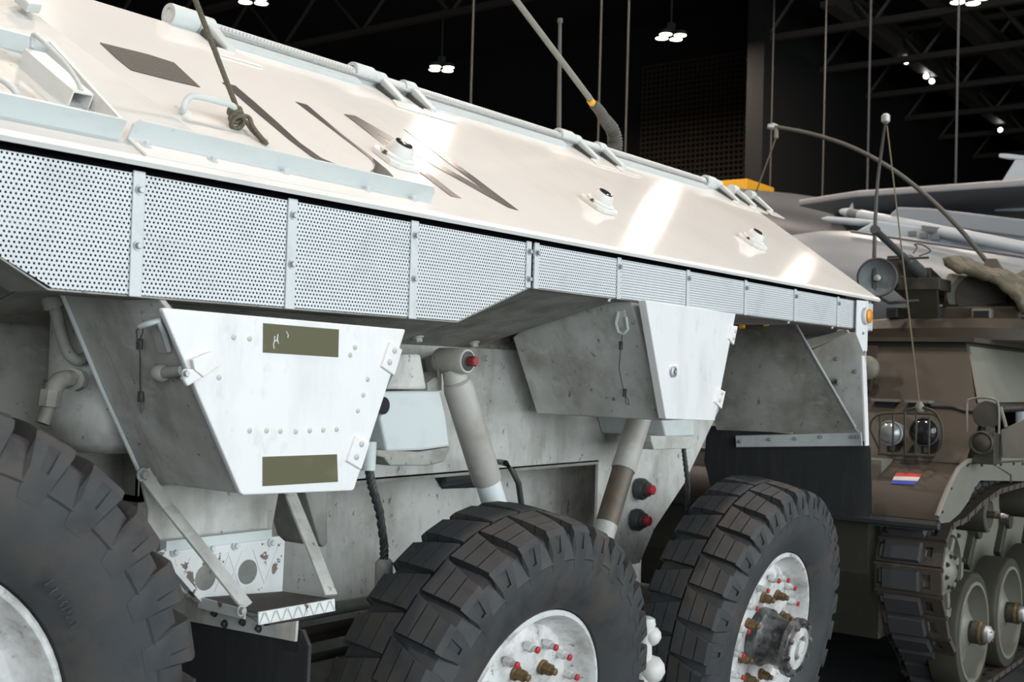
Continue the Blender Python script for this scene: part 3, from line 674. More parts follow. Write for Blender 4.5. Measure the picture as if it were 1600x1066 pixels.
# cables and hoses
cp = [at(577, 690, Y=1.95), at(575, 735, Y=1.95)]
MB().lathe([(.018, 0), (.018, (cp[1] - cp[0]).length)], cp[0], cp[1] - cp[0], 14).build('cable_sleeve', P_RAIL, A, 40)
def braid(pts, r, name, m, turns=14):
    pts = [Vector(p) for p in pts]
    # smooth polyline
    P = [pts[0]]
    for a, b in zip(pts[:-1], pts[1:]):
        for k in range(1, 9): P.append(a.lerp(b, k / 8))
    mb = MB(); n = len(P)
    for ph in range(3):
        Q = []
        for i, p in enumerate(P):
            t = (P[min(i + 1, n - 1)] - P[max(i - 1, 0)]).normalized(); a = t.orthogonal().normalized(); b = t.cross(a)
            an = 2 * math.pi * (turns * i / n + ph / 3); Q.append(p + r * .5 * (a * math.cos(an) + b * math.sin(an)))
        mb.tube(Q, r * .58, 6)
    return mb.build(name, m, A, 60)
braid([at(576, 732, Y=1.95), at(581, 760, Y=1.955), at(593, 800, Y=1.97), at(600, 850, Y=1.99), at(600, 880, Y=2.0)], .011, 'braided_cable', HOSE, 5)
braid([at(1068, 700, Y=2.03), at(1071, 725, Y=2.03), at(1075, 760, Y=2.03), at(1074, 800, Y=2.03)], .009, 'steel_cable', HOSE, 4)
MB().tube([at(780, 722, Y=YH), at(790, 724, Y=2.06), at(800, 735, Y=2.05), at(810, 755, Y=2.06), at(815, 790, Y=2.08)], .009, 10).build('brake_hose', HOSE, A, 60)
for q, y in (((653, 527), 0), ((741, 535), 0)):
    pq = at(*q, N=n_sp, O=(0, 1.735, 1.648)); inst('bolt', m_bolt, P_GRIME, 'bolt', pq, n_sp, A, scale=1.9)
inst('bolt', m_bolt, P_GRIME, 'bolt', at(757, 560, Y=YH), NEGY, A, scale=1.6)
# air tank and pipes in the front wheel arch
tk = at(172, 600, Y=2.13)
MB().lathe([(.001, -.145), (.06, -.14), (.10, -.115), (.118, -.07), (.12, 0), (.12, .30)], tk, (0, 0, 1), 36).build('air_tank', P_GRIME, A, 50)
def smoothp(pts, sub=6):
    pts = [Vector(p) for p in pts]; out = []
    for i in range(len(pts) - 1):
        p0, p1, p2, p3 = pts[max(i - 1, 0)], pts[i], pts[i + 1], pts[min(i + 2, len(pts) - 1)]
        for k in range(sub):
            t = k / sub
            out.append(.5 * ((2 * p1) + (-p0 + p2) * t + (2 * p0 - 5 * p1 + 4 * p2 - p3) * t * t + (-p0 + 3 * p1 - 3 * p2 + p3) * t ** 3))
    return out + [pts[-1]]
elb = MB().tube(smoothp([at(124, 594, Y=2.02), at(108, 592, Y=2.0), at(92, 596, Y=1.99), at(83, 612, Y=1.985), at(79, 632, Y=1.985)]), .017, 14).build('pipe_elbow', P_GRIME2, A, 50)
for c0, c1, r in (((114, 593), (122, 594), .022), ((108, 592.5), (112, 593), .020)):
    MB().tube([at(*c0, Y=2.0), at(*c1, Y=2.02)], r, 8).build('pipe_nut', P_GRIME2, elb, 30)
MB().tube([at(80, 610, Y=1.985), at(76, 636, Y=1.985)], .021, 8).build('pipe_nut', P_GRIME2, elb, 30)
MB().tube([at(77, 634, Y=1.985), at(66, 662, Y=1.985)], .013, 12).build('pipe_tail', P_GRIME2, elb, 50)
MB().tube(smoothp([at(78, 455, Y=2.08), at(88, 490, Y=2.08), at(100, 535, Y=2.06), at(110, 556, Y=2.05), at(125, 563, Y=2.05), at(145, 552, Y=2.05)]), .012, 12).build('air_hose', P_GRIME2, A, 50)
MB().tube([at(74, 452, Y=2.08), at(84, 480, Y=2.08)], .019, 10).build('hose_collar', P_GRIME2, A, 40)

# wheels ---------------------------------------------------------------
def tire_mb(R=.52, W=.285, nl=30):
    mb = MB(); h = W / 2
    Rb = R - .026
    # carcass profile: (axial, radius); outer face at -y
    prof = [(-.088, .296), (-.108, .302), (-.128, .33), (-.140, .37), (-.1425, .405), (-.140, .432), (-.1425, .436), (-.1385, .442), (-.130, .468), (-.118, Rb - .006), (-.10, Rb), (0, Rb + .004)]
    full = prof + [(-a, r) for a, r in reversed(prof[:-1])]
    n = 120
    rings = [[Vector((r * math.cos(2 * math.pi * k / n), a, r * math.sin(2 * math.pi * k / n))) for k in range(n)] for a, r in full]
    mb.loft(rings, False)
    pit = 2 * math.pi / nl
    def cell(stat, th0):   # stations: (axial, r_out, r_in, th_lo, th_hi) -> closed block
        rings = []
        for a, ro, ri, t0, t1 in stat:
            t0 += th0; t1 += th0
            rings.append([Vector((r * math.cos(t), a, r * math.sin(t))) for r, t in ((ri, t0), (ri, t1), (ro, t1), (ro, t0))])
        mb.loft(rings)
    for side in (-1, 1):
        for k in range(nl):
            th = k * pit + (pit / 2 if side > 0 else 0)
            def hw(f): return pit * (.455 - .18 * f)          # the gap widens towards the shoulder
            sk = lambda f: pit * .22 * f                       # lugs lean back
            # three tread blocks parted by fine cuts
            for f0, f1 in ((.03, .30), (.325, .62), (.645, .90)):
                st = []
                for f in (f0, f1):
                    a = side * f * .132; ro = R - .010 * f ** 3
                    st.append((a, ro, Rb - .01, -hw(f) + sk(f), hw(f) + sk(f)))
                cell(st, th)
            # shoulder: frame round a sunken slot
            f = .90
            def stn(a, ro, lo, hi): return (side * a, ro, ro - .03, lo * pit + sk(.95), hi * pit + sk(.95))
            w0, w1 = .33, .25
            cell([(side * .119, R - .008, Rb - .01, -w0 * pit + sk(.9), w0 * pit + sk(.9)), stn(.131, R - .020, -w0, w0)], th)
            cell([stn(.131, R - .020, -w0, -.10), stn(.141, R - .060, -w1, -.08)], th)
            cell([stn(.131, R - .020, .10, w0), stn(.141, R - .060, .08, w1)], th)
            cell([stn(.130, R - .026, -.12, .12), stn(.136, R - .060, -.10, .10)], th)
            cell([stn(.141, R - .060, -w1, w1), stn(.1425, R - .078, -w1 * .8, w1 * .8)], th)
    return mb
TIRE = None
def wheel(C, camber, yaw, spin=0, full=True):
    global TIRE
    # wheel disc: profile (radius, axial outward)
    prof = [(.062, -.05), (.09, -.045), (.15, -.030), (.20, -.028), (.225, -.045), (.245, -.055), (.258, -.045), (.270, -.022), (.278, .000), (.285, .008), (.292, .008), (.297, .003), (.296, -.012), (.285, -.03), (.27, -.05), (.26, -.08), (.062, -.08)]
    mb = MB().lathe(prof, (0, 0, 0), NEGY, 72, closed=True)
    o = mb.build('wheel', WHEELW, None, 40)
    # keep the axle centre as the origin
    off = Vector(o.location); o.data.transform(Matrix.Translation(off))
    o.parent = A; o.location = Vector(C) - WL[A.name]
    o.rotation_mode = 'XYZ'; o.rotation_euler = (camber, spin * 0, yaw)
    if TIRE is None:
        t = tire_mb().build('tire', RUBBER, o, 24, local=True); t.data.transform(Matrix.Translation(t.location)); t.location = (0, .10, 0); TIRE = t
    else:
        t = TIRE.copy(); COL.objects.link(t); t.parent = o; t.location = (0, .10, 0)
    t.rotation_euler = (0, spin, 0)
    if not full: return o
    hub = MB().lathe([(.06, -.05), (.098, -.04), (.098, -.01), (.088, .0), (.080, .02), (.078, .075), (.098, .078), (.10, .098), (.097, .102), (.07, .104)], (0, 0, 0), NEGY, 40).build('hub', HUBD, o, 40, local=True)
    MB().lathe([(.072, .100), (.070, .108), (.045, .112), (.042, .104), (.03, .104), (.028, .118), (.001, .12)], (0, 0, 0), NEGY, 32).build('hub_cap', WHEELW, o, 40, local=True)
    for k in range(10):
        a = 2 * math.pi * k / 10 + .2
        inst('bolt', m_bolt, HUBD, 'hub_bolt', (.086 * math.cos(a), -.102, .086 * math.sin(a)), NEGY, o, True, 1.5)
    for k in range(8):
        a = 2 * math.pi * k / 8 + .33
        inst('bnut', m_bnut, BRASS, 'wheel_nut', (.150 * math.cos(a), .030, .150 * math.sin(a)), NEGY, o, True, .95, a)
    for k in range(16):
        a = 2 * math.pi * k / 16 + .1
        inst('nut', m_nut, WHEELW, 'rim_nut', (.2055 * math.cos(a), .029, .2055 * math.sin(a)), NEGY, o, True, 1., a)
        inst('tip', m_tip, RED, 'nut_tip', (.2055 * math.cos(a), -.005, .2055 * math.sin(a)), NEGY, o, True)
    return o
wheel((2.365, 1.693, .573), R_(9), 0, .05)
wheel((3.747, 1.690, .568), R_(9), 0, .13)
wheel((.774, 1.684, .875), R_(4.2), R_(-8), .02)
# worn raised lettering on the sidewall of the nearest tyre
WLc, cmb, yw_ = Vector((.774, 1.684, .875)), R_(4.2), R_(-8)
ow = Matrix.Rotation(yw_, 3, 'Z') @ Matrix.Rotation(cmb, 3, 'X') @ Vector((0, -1, 0))
lt_ = MB()
for st in (((205, 270), (350, 180)), ((290, 420), (340, 360), (440, 310)), ((430, 500), (540, 430)), ((470, 620), (520, 540), (590, 525)), ((480, 680), (640, 600), (665, 670), (590, 730)), ((550, 810), (730, 765)), ((610, 905), (665, 870)), ((640, 980), (740, 915), (770, 850))):
    lt_.tube([at(50 + a / 10.66, 890 + b / 10.66, N=ow, O=WLc + ow * .0405) for a, b in st], .0016, 6)
tag(lt_.build('raised_lettering', RUBBER, A), kind='stuff')
# axle shafts
for x, z in ((2.365, .60), (3.747, .60), (.774, .89)):
    MB().lathe([(.05, 0), (.055, .25), (.09, .3), (.09, .62)], (x, 1.80, z), (0, 1, 0), 24).build('axle_tube', P_GRIME2, A, 40)
# white grease fittings between the tyres
wf = at(1008, 1002, Y=1.80)
fz = MB().lathe([(.022, -.16), (.024, -.06), (.022, -.03), (.020, .0), (.024, .035), (.03, .05), (.026, .068), (.012, .074)], wf, (0.05, .0, 1), 24).build('swivel_post', P_WHITE, A, 50)
for dz, r in ((.015, .030), (-.085, .044)):
    MB().lathe([(.002, -r), (r * .6, -r * .85), (r * .97, -r * .3), (r, 0), (r * .9, r * .4), (r * .55, r * .85), (.002, r)], wf + Vector((.016, -.012, dz)), (.5, -.6, .3), 20).build('swivel_knob', P_WHITE, fz, 60)

# roof fittings ----------------------------------------------------------
UN_U = ((346.7, 128.7), (367.7, 134), (400, 161.5), (434, 191.8), (468, 223), (502, 247), (536.6, 261.4), (568, 270.5), (578.6, 268), (585, 262.7), (584, 256), (578.6, 248), (461.7, 159), (480, 164), (531, 207.5), (581, 245.6), (605, 265.3), (614, 275), (616.5, 282), (615.4, 286.5), (605, 284.5), (568, 277), (526, 266), (486.7, 245), (452.5, 219), (400, 175))
UN_N = ((538, 178.6), (555, 181), (754.6, 295.5), (631, 202), (645.6, 205), (810, 328.8), (794, 324.4), (588, 209), (720.5, 310), (704.7, 307))
tag(px_slope(UN_U, .0008, .0006).build('letter_u', MARK, A), 'black letter U')
tag(px_slope(UN_N, .0008, .0006).build('letter_n', MARK, A), 'black letter N')
px_slope(((156, 67), (231, 85.4), (272, 98.5), (312.6, 136.6), (262.7, 124.8), (205, 110), (181, 90.6)), .0008, .0012).build('grip_patch', GRIT, A)
px_slope(((319, 214), (420, 234), (433, 239), (444, 246), (400, 238), (331, 220.6)), .0008, .0012).build('grip_patch', GRIT, A)

def vent(px, py):
    c = ats(px, py); ax, ay = Vector((1, 0, 0)), E2
    base = MB().prism([c + ax * a + ay * b for a, b in ((-.052, -.034), (-.034, -.052), (.036, -.052), (.054, -.034), (.054, .034), (.036, .052), (-.034, .052), (-.052, .034))], SN * .013).build('periscope_mount', P_WHITE, A, bevel=.002)
    MB().lathe([(.045, 0), (.045, .006), (.040, .009), (.030, .010)], c + SN * .013, SN, 28).build('mount_flange', P_WHITE, base, 40)
    # slanted cone carrying the dark glass
    d = (SN + Vector((0, -.06, -.02))).normalized(); o = c + SN * .018
    MB().lathe([(.036, 0), (.034, .010), (.029, .026), (.027, .029), (.022, .030)], o, d, 28).build('mount_neck', P_WHITE, base, 40)
    MB().lathe([(.0225, .027), (.0225, .033), (.019, .034), (.001, .032)], o, d, 24).build('mount_glass', GLASSD, base, 40)
    for a, b in ((-.044, 0), (.046, 0)): inst('bolt', m_bolt, BRASS, 'bolt', c + ax * a + ay * b + SN * .013, SN, base, scale=1.0)
vent(617, 252); vent(934, 323); vent(1174, 380)
# hand rail loop
pts = [ats(286, 172), ats(286, 172, .02), ats(291, 158, .035), ats(303, 150, .045), ats(340, 158, .048), ats(362, 165, .045), ats(369, 175, .03), ats(368, 185, 0)]
gh = MB().tube(smoothp(pts, 4), .0065, 10).build('grab_handle', P_RAIL, A, 60)
for q in ((286, 172), (368, 186)): MB().lathe([(.018, 0), (.016, .003), (.009, .007)], ats(*q), SN, 16).build('handle_foot', P_RAIL, gh, 40)
# bolted angle along the lower edge
x0, x1 = ats(195, 215).x, ats(648, 300).x
MB().hexa([S(x0, .018, 0), S(x1 + .01, .010, 0), S(x1, .070, 0), S(x0, .085, 0), S(x0, .018, .006), S(x1 + .01, .010, .006), S(x1, .070, .006), S(x0, .085, .006)]).build('angle_foot', P_ROOF, A, bevel=.002)
ag = MB().prism([S(x0, .080, 0), S(x1, .066, 0), S(x1, .066, .028), S(x1 - .01, .066, .040), S(x0 + .012, .080, .040), S(x0, .080, .030)], E2 * .006).build('angle_rail', P_RAIL, A, bevel=.001)
for q in ((226, 233), (330, 256), (428, 262), (571, 301), (643, 316)):
    xq, sq = xs(ats(*q)); inst('bolt', m_bolt, P_RAIL, 'bolt', S(xq, max(.03, min(sq, .06)), .006), SN, ag, scale=1.15)
# cover frame at the left edge of the picture
K = -.004
def SK(x, s, h=0): return S(x, s, h + K)
lo0, lo1 = ats(0, 184, K), ats(186, 221, K)
sl0, sl1 = xs(lo0)[1], xs(lo1)[1]; sm = (sl0 + sl1) / 2
xr0 = lo1.x
up1 = ats(50, 88, K); su = xs(up1)[1]
def rail(x0, s0, x1, s1_, h, th=.007):
    a0, a1 = SK(x0, s0), SK(x1, s1_); t = (a1 - a0).normalized(); q = SN.cross(t).normalized() * th
    return MB().prism([a0, a1, a1 + SN * h, a0 + SN * h], q)
rail(-.4, sm, xr0, sm, .040).build('cover_rail', P_RAIL, A, bevel=.001)
rail(xr0, sm, up1.x + .03, su, .036).build('cover_rail', P_WHITE, A)
rail(-.4, su, up1.x + .03, su, .036).build('cover_rail', P_RAIL, A, bevel=.001)
MB().hexa([SK(-.4, sm + .012, -.004), SK(xr0 - .09, sm + .012, -.004), SK(up1.x - .06, su - .01, -.004), SK(-.4, su - .01, -.004), SK(-.4, sm + .012, .006), SK(xr0 - .09, sm + .012, .006), SK(up1.x - .06, su - .01, .006), SK(-.4, su - .01, .006)]).build('cover_lid', P_GRIME, A, bevel=.003)
# open square tube with its locking lever
HT = .016
c0, c1 = ats(126, 158, K + HT), ats(50, 92, K + HT)
dv = (c1 - c0).normalized(); wv = dv.cross(SN).normalized()
if wv.x < 0: wv = -wv
def ringT(p, a, b): return [p - wv * a - SN * b, p + wv * a - SN * b, p + wv * a + SN * b, p - wv * a + SN * b]
tb = MB().loft([ringT(c0, .021, .016), ringT(c1, .021, .016), ringT(c1, .018, .013), ringT(c0, .018, .013)], False, True).build('lever_tube', P_WHITE, A)
MB().tube(smoothp([c1 + SN * .016 + dv * .01, c1 + SN * .036 + dv * .02, c1 + SN * .040, c0.lerp(c1, .5) + SN * .036, c0.lerp(c1, .15) + SN * .024, c0 + SN * .016 + dv * .008], 5), .0042, 10).build('lever', P_RAIL, tb, 60)
MB().tube(smoothp([ats(-30, 116, .02), ats(0, 124, .026), ats(17, 136, .026), ats(25, 145, .022), ats(26, 156, .008)], 4), .005, 10).build('lid_handle', P_RAIL, A, 60)
MB().prism([ats(*q, .012) for q in ((20, 2), (45, 0), (62, 22), (40, 20))], SN * .02).build('lifting_lug', P_RAIL, A, bevel=.004)

# hinge tube along the ridge
YR, ZR = 2.462, 2.305
rx = lambda px, py: at(px, py, Y=YR).x
xA, xE = rx(262, 52), rx(1098, 296)
MB().tube([(xA + .1, YR, ZR), (xE, YR, ZR)], .019, 14).build('ridge_tube', P_RAIL, A, 40)
MB().tube([(rx(325, 70), YR - .028, ZR - .012), (xE - .02, YR - .028, ZR - .012)], .006, 8).build('ridge_rod', STEEL, A, 40)
for k, (xa_, xb_) in enumerate(((rx(330, 75), rx(545, 135)), (rx(640, 165), rx(868, 232)), (rx(945, 252), xE - .05))):
    MB().hexa([S(xa_, SLEN - .052, 0), S(xb_, SLEN - .052, 0), S(xb_, SLEN - .010, 0), S(xa_, SLEN - .010, 0), S(xa_, SLEN - .050, .012), S(xb_, SLEN - .050, .012), S(xb_, SLEN - .012, .016), S(xa_, SLEN - .012, .016)]).build('gutter_strip', P_RAIL, A)
    sp = MB(); n = int((xb_ - xa_) / .012)
    for i in range(n): sp.add(*(lambda a: (a, [(0, 1, 2, 3)]))([Vector((xa_ + i * .012, YR - .034, ZR - .004)), Vector((xa_ + i * .012 + .004, YR - .034, ZR - .004)), Vector((xa_ + i * .012 + .009, YR - .030, ZR + .006)), Vector((xa_ + i * .012 + .005, YR - .030, ZR + .006))]))
    tag(sp.build('spring_coils', STEEL, A), kind='stuff')
def hinge_set(x, arms, start=False):
    h = MB().lathe([(.018, 0), (.028, 0), (.029, .004), (.029, .076), (.028, .08), (.018, .08)], (x, YR, ZR + .004), (1, 0, 0), 24, closed=True).build('hinge_sleeve', P_RAIL, A, 40)
    if start: MB().lathe([(.0175, .006), (.0175, .012)], (x, YR, ZR + .004), (1, 0, 0), 20).build('sleeve_plug', P_ROOF, h)
    for dx in arms:
        MB().lathe([(.024, 0), (.025, .003), (.025, .045), (.024, .048)], (x + dx, YR, ZR + .003), (1, 0, 0), 20).build('hinge_knuckle', P_RAIL, h, 40)
        xa = x + dx + .024
        MB().hexa([S(xa - .014, SLEN - .13, .004), S(xa + .014, SLEN - .13, .004), S(xa + .014, SLEN - .01, .012), S(xa - .014, SLEN - .01, .012), S(xa - .014, SLEN - .125, .016), S(xa + .014, SLEN - .125, .016), S(xa + .014, SLEN - .02, .034), S(xa - .014, SLEN - .02, .034)]).build('hinge_arm', P_RAIL, h, bevel=.003)
        MB().hexa([S(xa - .026, SLEN - .12, .001), S(xa - .016, SLEN - .12, .001), S(xa - .016, SLEN - .02, .001), S(xa - .026, SLEN - .02, .001), S(xa - .026, SLEN - .12, .006), S(xa - .016, SLEN - .12, .006), S(xa - .016, SLEN - .02, .016), S(xa - .026, SLEN - .02, .016)]).build('hinge_seal', HOSE, h)
        MB().hexa([S(xa - .06, SLEN - .165, 0), S(xa + .08, SLEN - .165, 0), S(xa + .06, SLEN - .118, 0), S(xa - .04, SLEN - .118, 0), S(xa - .06, SLEN - .165, .006), S(xa + .08, SLEN - .165, .006), S(xa + .06, SLEN - .118, .008), S(xa - .04, SLEN - .118, .008)]).build('hinge_foot', P_ROOF, h, bevel=.002)
hinge_set(xA, (.085,), True)
hinge_set(rx(548, 133), (.085, .22))
hinge_set(rx(870, 232), (.085, .26))
hinge_set(rx(1100, 295), (.09, .26, .44))
# antenna with ribbed boot
YA = 2.62
an = MB().box(at(955, 245, Y=YA).x, at(996, 250, Y=YA).x, YA - .05, YA + .06, 2.279, at(975, 240, Y=YA - .05).z).build('antenna_mount', P_BOX, A, bevel=.008)
cb = at(958, 240, Y=YA)
MB().lathe([(.045, -.05), (.045, .0), (.040, .006), (.03, .006)], cb, (0, 0, 1), 20).build('antenna_collar', STEEL, an, 40)
bp = smoothp([at(959, 239, Y=YA), at(961, 222, Y=YA), at(957, 203, Y=YA), at(946, 188, Y=YA), at(936, 172, Y=YA), at(927, 163, Y=YA)], 9)
n = len(bp)
MB().tube(bp, [((.033 - .014 * i / n) * (1 + (.09 if i % 2 else -.05) * (1 if i < n * .62 else 0))) for i in range(n)], 14).build('antenna_boot', SPRING, an, 30)
MB().tube([at(929, 166, Y=YA), at(920, 152, Y=YA), at(800, -8, Y=YA), at(700, -140, Y=YA)], [.013, .013, .012, .010], 10).build('antenna_rod', GREYM, an, 60)
MB().tube([at(925.5, 161.5, Y=YA), at(921.5, 156, Y=YA)], .0145, 12).build('antenna_band', YEL, an, 40)
MB().tube([at(873, 225, Y=3.2), at(874, 120, Y=3.2), at(875, 34, Y=3.2)], [.012, .010, .008], 8).build('rear_antenna', SPRING, A, 40)
MB().tube([at(875, 36, Y=3.2), at(875, 29, Y=3.2)], .013, 8).build('antenna_tip', SPRING, A, 40)
MB().lathe([(.04, -.12), (.035, .06), (.015, .08)], (at(873, 225, Y=3.2).x, 3.2, 2.36), (0, 0, 1), 14).build('antenna_socket', SPRING, A, 40)

# rope tied to the grab handle
hk = ats(368, 172, .035)
top = at(303, -6, Y=hk.y - .05)
ro = MB().tube([top + (top - hk) * .35, top, hk + Vector((0, 0, .01))], .0055, 8).build('tie_rope', ROPE, None, 60)
tag(ro, 'thin olive rope tied to the white grab handle on the sloping roof', 'rope')
kn = MB()
for i in range(3):
    c = hk + Vector((.004 * (i - 1), -.003, -.004 - .010 * i)); ring = [c + .014 * (Vector((1, 0, 0)) * math.cos(t) + Vector((0, -.6, .8)) * math.sin(t) * (.7 + .2 * i)) for t in [k * math.pi / 6 for k in range(13)]]
    kn.tube(ring, .0055, 6)
kn.build('knot', ROPE, ro, 60)
MB().tube(smoothp([hk + Vector((0, 0, -.01)), ats(384, 190, .02), ats(393, 202, .012), ats(408, 217, .006), ats(416, 222, .006)], 5), .0048, 8).build('rope_tail', ROPE, ro, 60)
MB().tube(smoothp([hk + Vector((0, 0, -.01)), ats(388, 183, .025), ats(394, 196, .02), ats(404, 210, .012), ats(417, 225, .006)], 5), .0048, 8).build('rope_tail', ROPE, ro, 60)

# ================================================================== TRACKED VEHICLE behind
T = empty('tracked_vehicle', (6.6, 2.75, FLOOR))
tag(T, 'brown olive tracked armoured vehicle with machine gun parked behind the white carrier', 'tracked vehicle')
YN = 1.506
MB().box(5.15, 9.6, 1.815, 3.75, .32, 1.10).build('lower_hull', PLATE, T)
# glacis and superstructure
gl = [(5.30, 1.105), (5.80, 1.355)]
MB().prism([(5.30, 1.50, 1.10), (5.80, 1.56, 1.352), (5.80, 4.0, 1.352), (5.30, 4.06, 1.10)], (.0, 0, -.02)).build('glacis_plate', BROWN, T)
cbm, ctp = at(1525, 633, X=5.80), at(1510, 535, X=5.98)
zt_ = ctp.z
MB().hexa([(5.80, cbm.y, 1.345), (9.5, cbm.y, 1.345), (9.5, 5.5 - cbm.y, 1.345), (5.80, 5.5 - cbm.y, 1.345),
           (5.98, ctp.y, zt_), (9.4, ctp.y, zt_), (9.4, 5.5 - ctp.y, zt_), (5.98, 5.5 - ctp.y, zt_)]).build('superstructure', BROWN, T, bevel=.006)
# paler side plate of the superstructure
MB().prism([(5.815, cbm.y - .004, 1.36), (9.4, cbm.y - .004, 1.36), (9.35, ctp.y - .004, zt_ - .02), (5.985, ctp.y - .004, zt_ - .02)], (0, -.012, 0)).build('side_plate', PLATE, T)
MB().box(5.80, 9.5, cbm.y - .06, 5.5 - cbm.y + .06, 1.325, 1.352).build('deck_edge', BROWN, T, bevel=.004)
dk = MB().box(5.93, 9.3, ctp.y - .05, 5.55 - ctp.y, zt_, zt_ + .022).build('roof_plate', DOLIVE, T)
# vision port recess at the left of the front plate
vp = [at(*q, X=5.84) for q in ((1340, 540), (1372, 541), (1362, 612), (1340, 612))]
MB().prism(vp, (-.03, 0, 0)).build('port_frame', BROWN, T)
c = at(1356, 575, X=5.80)
MB().lathe([(.06, 0), (.06, .03), (.04, .045), (.001, .05)], c, (-1, 0, 0), 20).build('port_lamp', PLATE, T, 50)
# fender: front sheet, flat top, side skirt
fp = [(4.93, .885), (4.95, .93), (5.02, .985), (5.16, 1.045), (5.30, 1.095), (5.42, 1.108), (9.4, 1.108)]
fe = MB().prism([(x, 1.50, z) for x, z in fp] + [(x + .004, 1.50, z - .012) for x, z in reversed(fp)], (0, .62, 0)).build('fender', BROWN, T, 40)
MB().prism([(x, 2.12, z) for x, z in fp] + [(x + .004, 2.12, z - .012) for x, z in reversed(fp)], (0, 1.9, 0)).build('nose_plate', BROWN, T, 40)
MB().tube([(4.945, 1.50, .865), (4.945, 4.0, .865)], .022, 8).build('fender_roll', HOSE, T, 40)
MB().box(4.965, 4.98, 1.53, 1.80, .835, .875).build('fender_rubber', PAD, T)
MB().prism([(5.15, 1.815, .32), (5.0, 1.815, .62), (5.0, 1.815, .88), (5.15, 1.815, 1.08)], (0, 1.935, 0)).build('nose_lower', DOLIVE, T)
YK2 = 1.494
sk = [at(*q, Y=YK2) for q in ((1467, 812), (1474, 792), (1486, 760), (1499, 736), (1512, 726), (1600, 722), (1680, 719), (1680, 743), (1600, 752), (1532, 751), (1523, 762), (1513, 784), (1500, 802), (1484, 816), (1470, 818))]
MB().prism(sk, (0, .012, 0)).build('side_skirt', PLATE, T)
rim = [at(*q, Y=YK2) for q in ((1464, 808), (1471, 788), (1484, 757), (1497, 733), (1511, 721), (1600, 717), (1680, 714))]
MB().tube(rim, .011, 8).build('skirt_flange', PLATE, T, 60)
for q in ((1471, 800), (1485, 763), (1503, 729), (1511, 727), (1533, 727), (1554, 726), (1563, 726), (1583, 725), (1597, 725)): inst('bolt', m_bolt, DOLIVE, 'bolt', at(*q, Y=YK2), NEGY, T, scale=1.0)
MB().prism([at(*q, Y=YK2 - .003) for q in ((1557, 729), (1559, 729), (1581, 742), (1581, 754), (1579, 754), (1579, 743))], (0, .004, 0)).build('skirt_joint', DOLIVE, T)
# flag
nf = Vector((-(1.095 - .985), 0, (5.30 - 5.02))).normalized(); of = Vector((5.02, 1.6, .985))
def fl_(px, py): return at(px, py, N=nf, O=of + nf * .004)
for (a, b, c, d), m in ((((1400.5, 739.5), (1440, 741), (1437.5, 746), (1397.5, 744.5)), FLAGR), (((1397.5, 744.5), (1437.5, 746), (1434, 752), (1394.5, 750.5)), FLAGW), (((1394.5, 750.5), (1434, 752), (1429, 758), (1391.5, 756)), FLAGB)):
    MB().prism([fl_(*a), fl_(*b), fl_(*c), fl_(*d)], nf * .001).build('flag_stripe', m, T)
# headlights and guard
XH = 5.36
def hl(px, py, r, m, housing, tilt=(-1, -.12, .05)):
    c = at(px, py, X=XH); d = Vector(tilt).normalized()
    o = MB().lathe([(.02, -.13), (.05, -.12), (r * .92, -.05), (r, 0), (r, .01), (r * .9, .012), (r * .88, .0)], c, d, 28).build('headlight', housing, T, 50)
    MB().lathe([(r * .89, .004), (r * .75, .016), (r * .4, .026), (.001, .03)], c, d, 28).build('headlight_lens', m, o, 60)
    MB().tube([c + Vector((.02, 0, -r)), c + Vector((.03, 0, -r - .06))], .02, 8).build('headlight_foot', HOSE, o, 40)
hl(1391, 677, .058, CHROME, STEEL); hl(1444, 675, .066, GLASSD, HOSE)
XG = 5.26
def gp(px, py, x=XG): return at(px, py, X=x)
gd = MB().tube(smoothp([gp(1376, 708), gp(1366, 685), gp(1360, 670), gp(1364, 655), gp(1378, 647), gp(1412, 646), gp(1455, 647), gp(1464, 652)]), .005, 8).build('light_guard', DOLIVE, T, 60)
for a, b in (((1376, 650), (1374, 708)), ((1396, 647), (1395, 708)), ((1414, 640), (1414, 712)), ((1432, 645), (1430, 712)), ((1452, 652), (1451, 712))):
    MB().tube([gp(*a), gp((a[0] + b[0]) / 2, (a[1] + b[1]) / 2, XG - .02), gp(*b)], .005, 6).build('guard_bar', DOLIVE, gd, 60)
MB().tube(smoothp([gp(1414, 642), gp(1440, 637), gp(1460, 644), gp(1470, 660), gp(1473, 676), gp(1472, 692), gp(1465, 706)]), .006, 8).build('guard_hoop', DOLIVE, gd, 60)
MB().tube([gp(1372, 709), gp(1414, 711), gp(1460, 713)], .007, 6).build('guard_foot', DOLIVE, gd, 60)
# blackout lamp with round plate and hoop
MB().box(5.34, 5.46, at(1560, 695, X=5.40).y, at(1526, 695, X=5.40).y, 1.10, at(1540, 676, X=5.40).z).build('convoy_lamp_box', DOLIVE, T, bevel=.004)
c = at(1534, 692, X=5.33)
MB().lathe([(.052, -.02), (.052, .012), (.046, .016), (.040, .008), (.02, .02), (.001, .022)], c, (-1, 0, 0), 24).build('convoy_lamp', DOLIVE, T, 50)
c = at(1543, 648, X=5.42)
MB().lathe([(.058, 0), (.062, .006), (.058, .016), (.001, .02)], c, (-1, -.2, 0), 26).build('round_marker_plate', DOLIVE, T, 40)
MB().tube([c + Vector((.01, 0, -.05)), c + Vector((.01, 0, -.12))], .03, 8).build('marker_post', DOLIVE, T, 40)
MB().tube(smoothp([at(1511, 675, X=5.4), at(1511, 640, X=5.4), at(1513, 626, X=5.4), at(1530, 622, X=5.4), at(1552, 624, X=5.4), at(1560, 634, X=5.4), at(1561, 678, X=5.4)]), .005, 6).build('lamp_hoop', PLATE, T, 60)
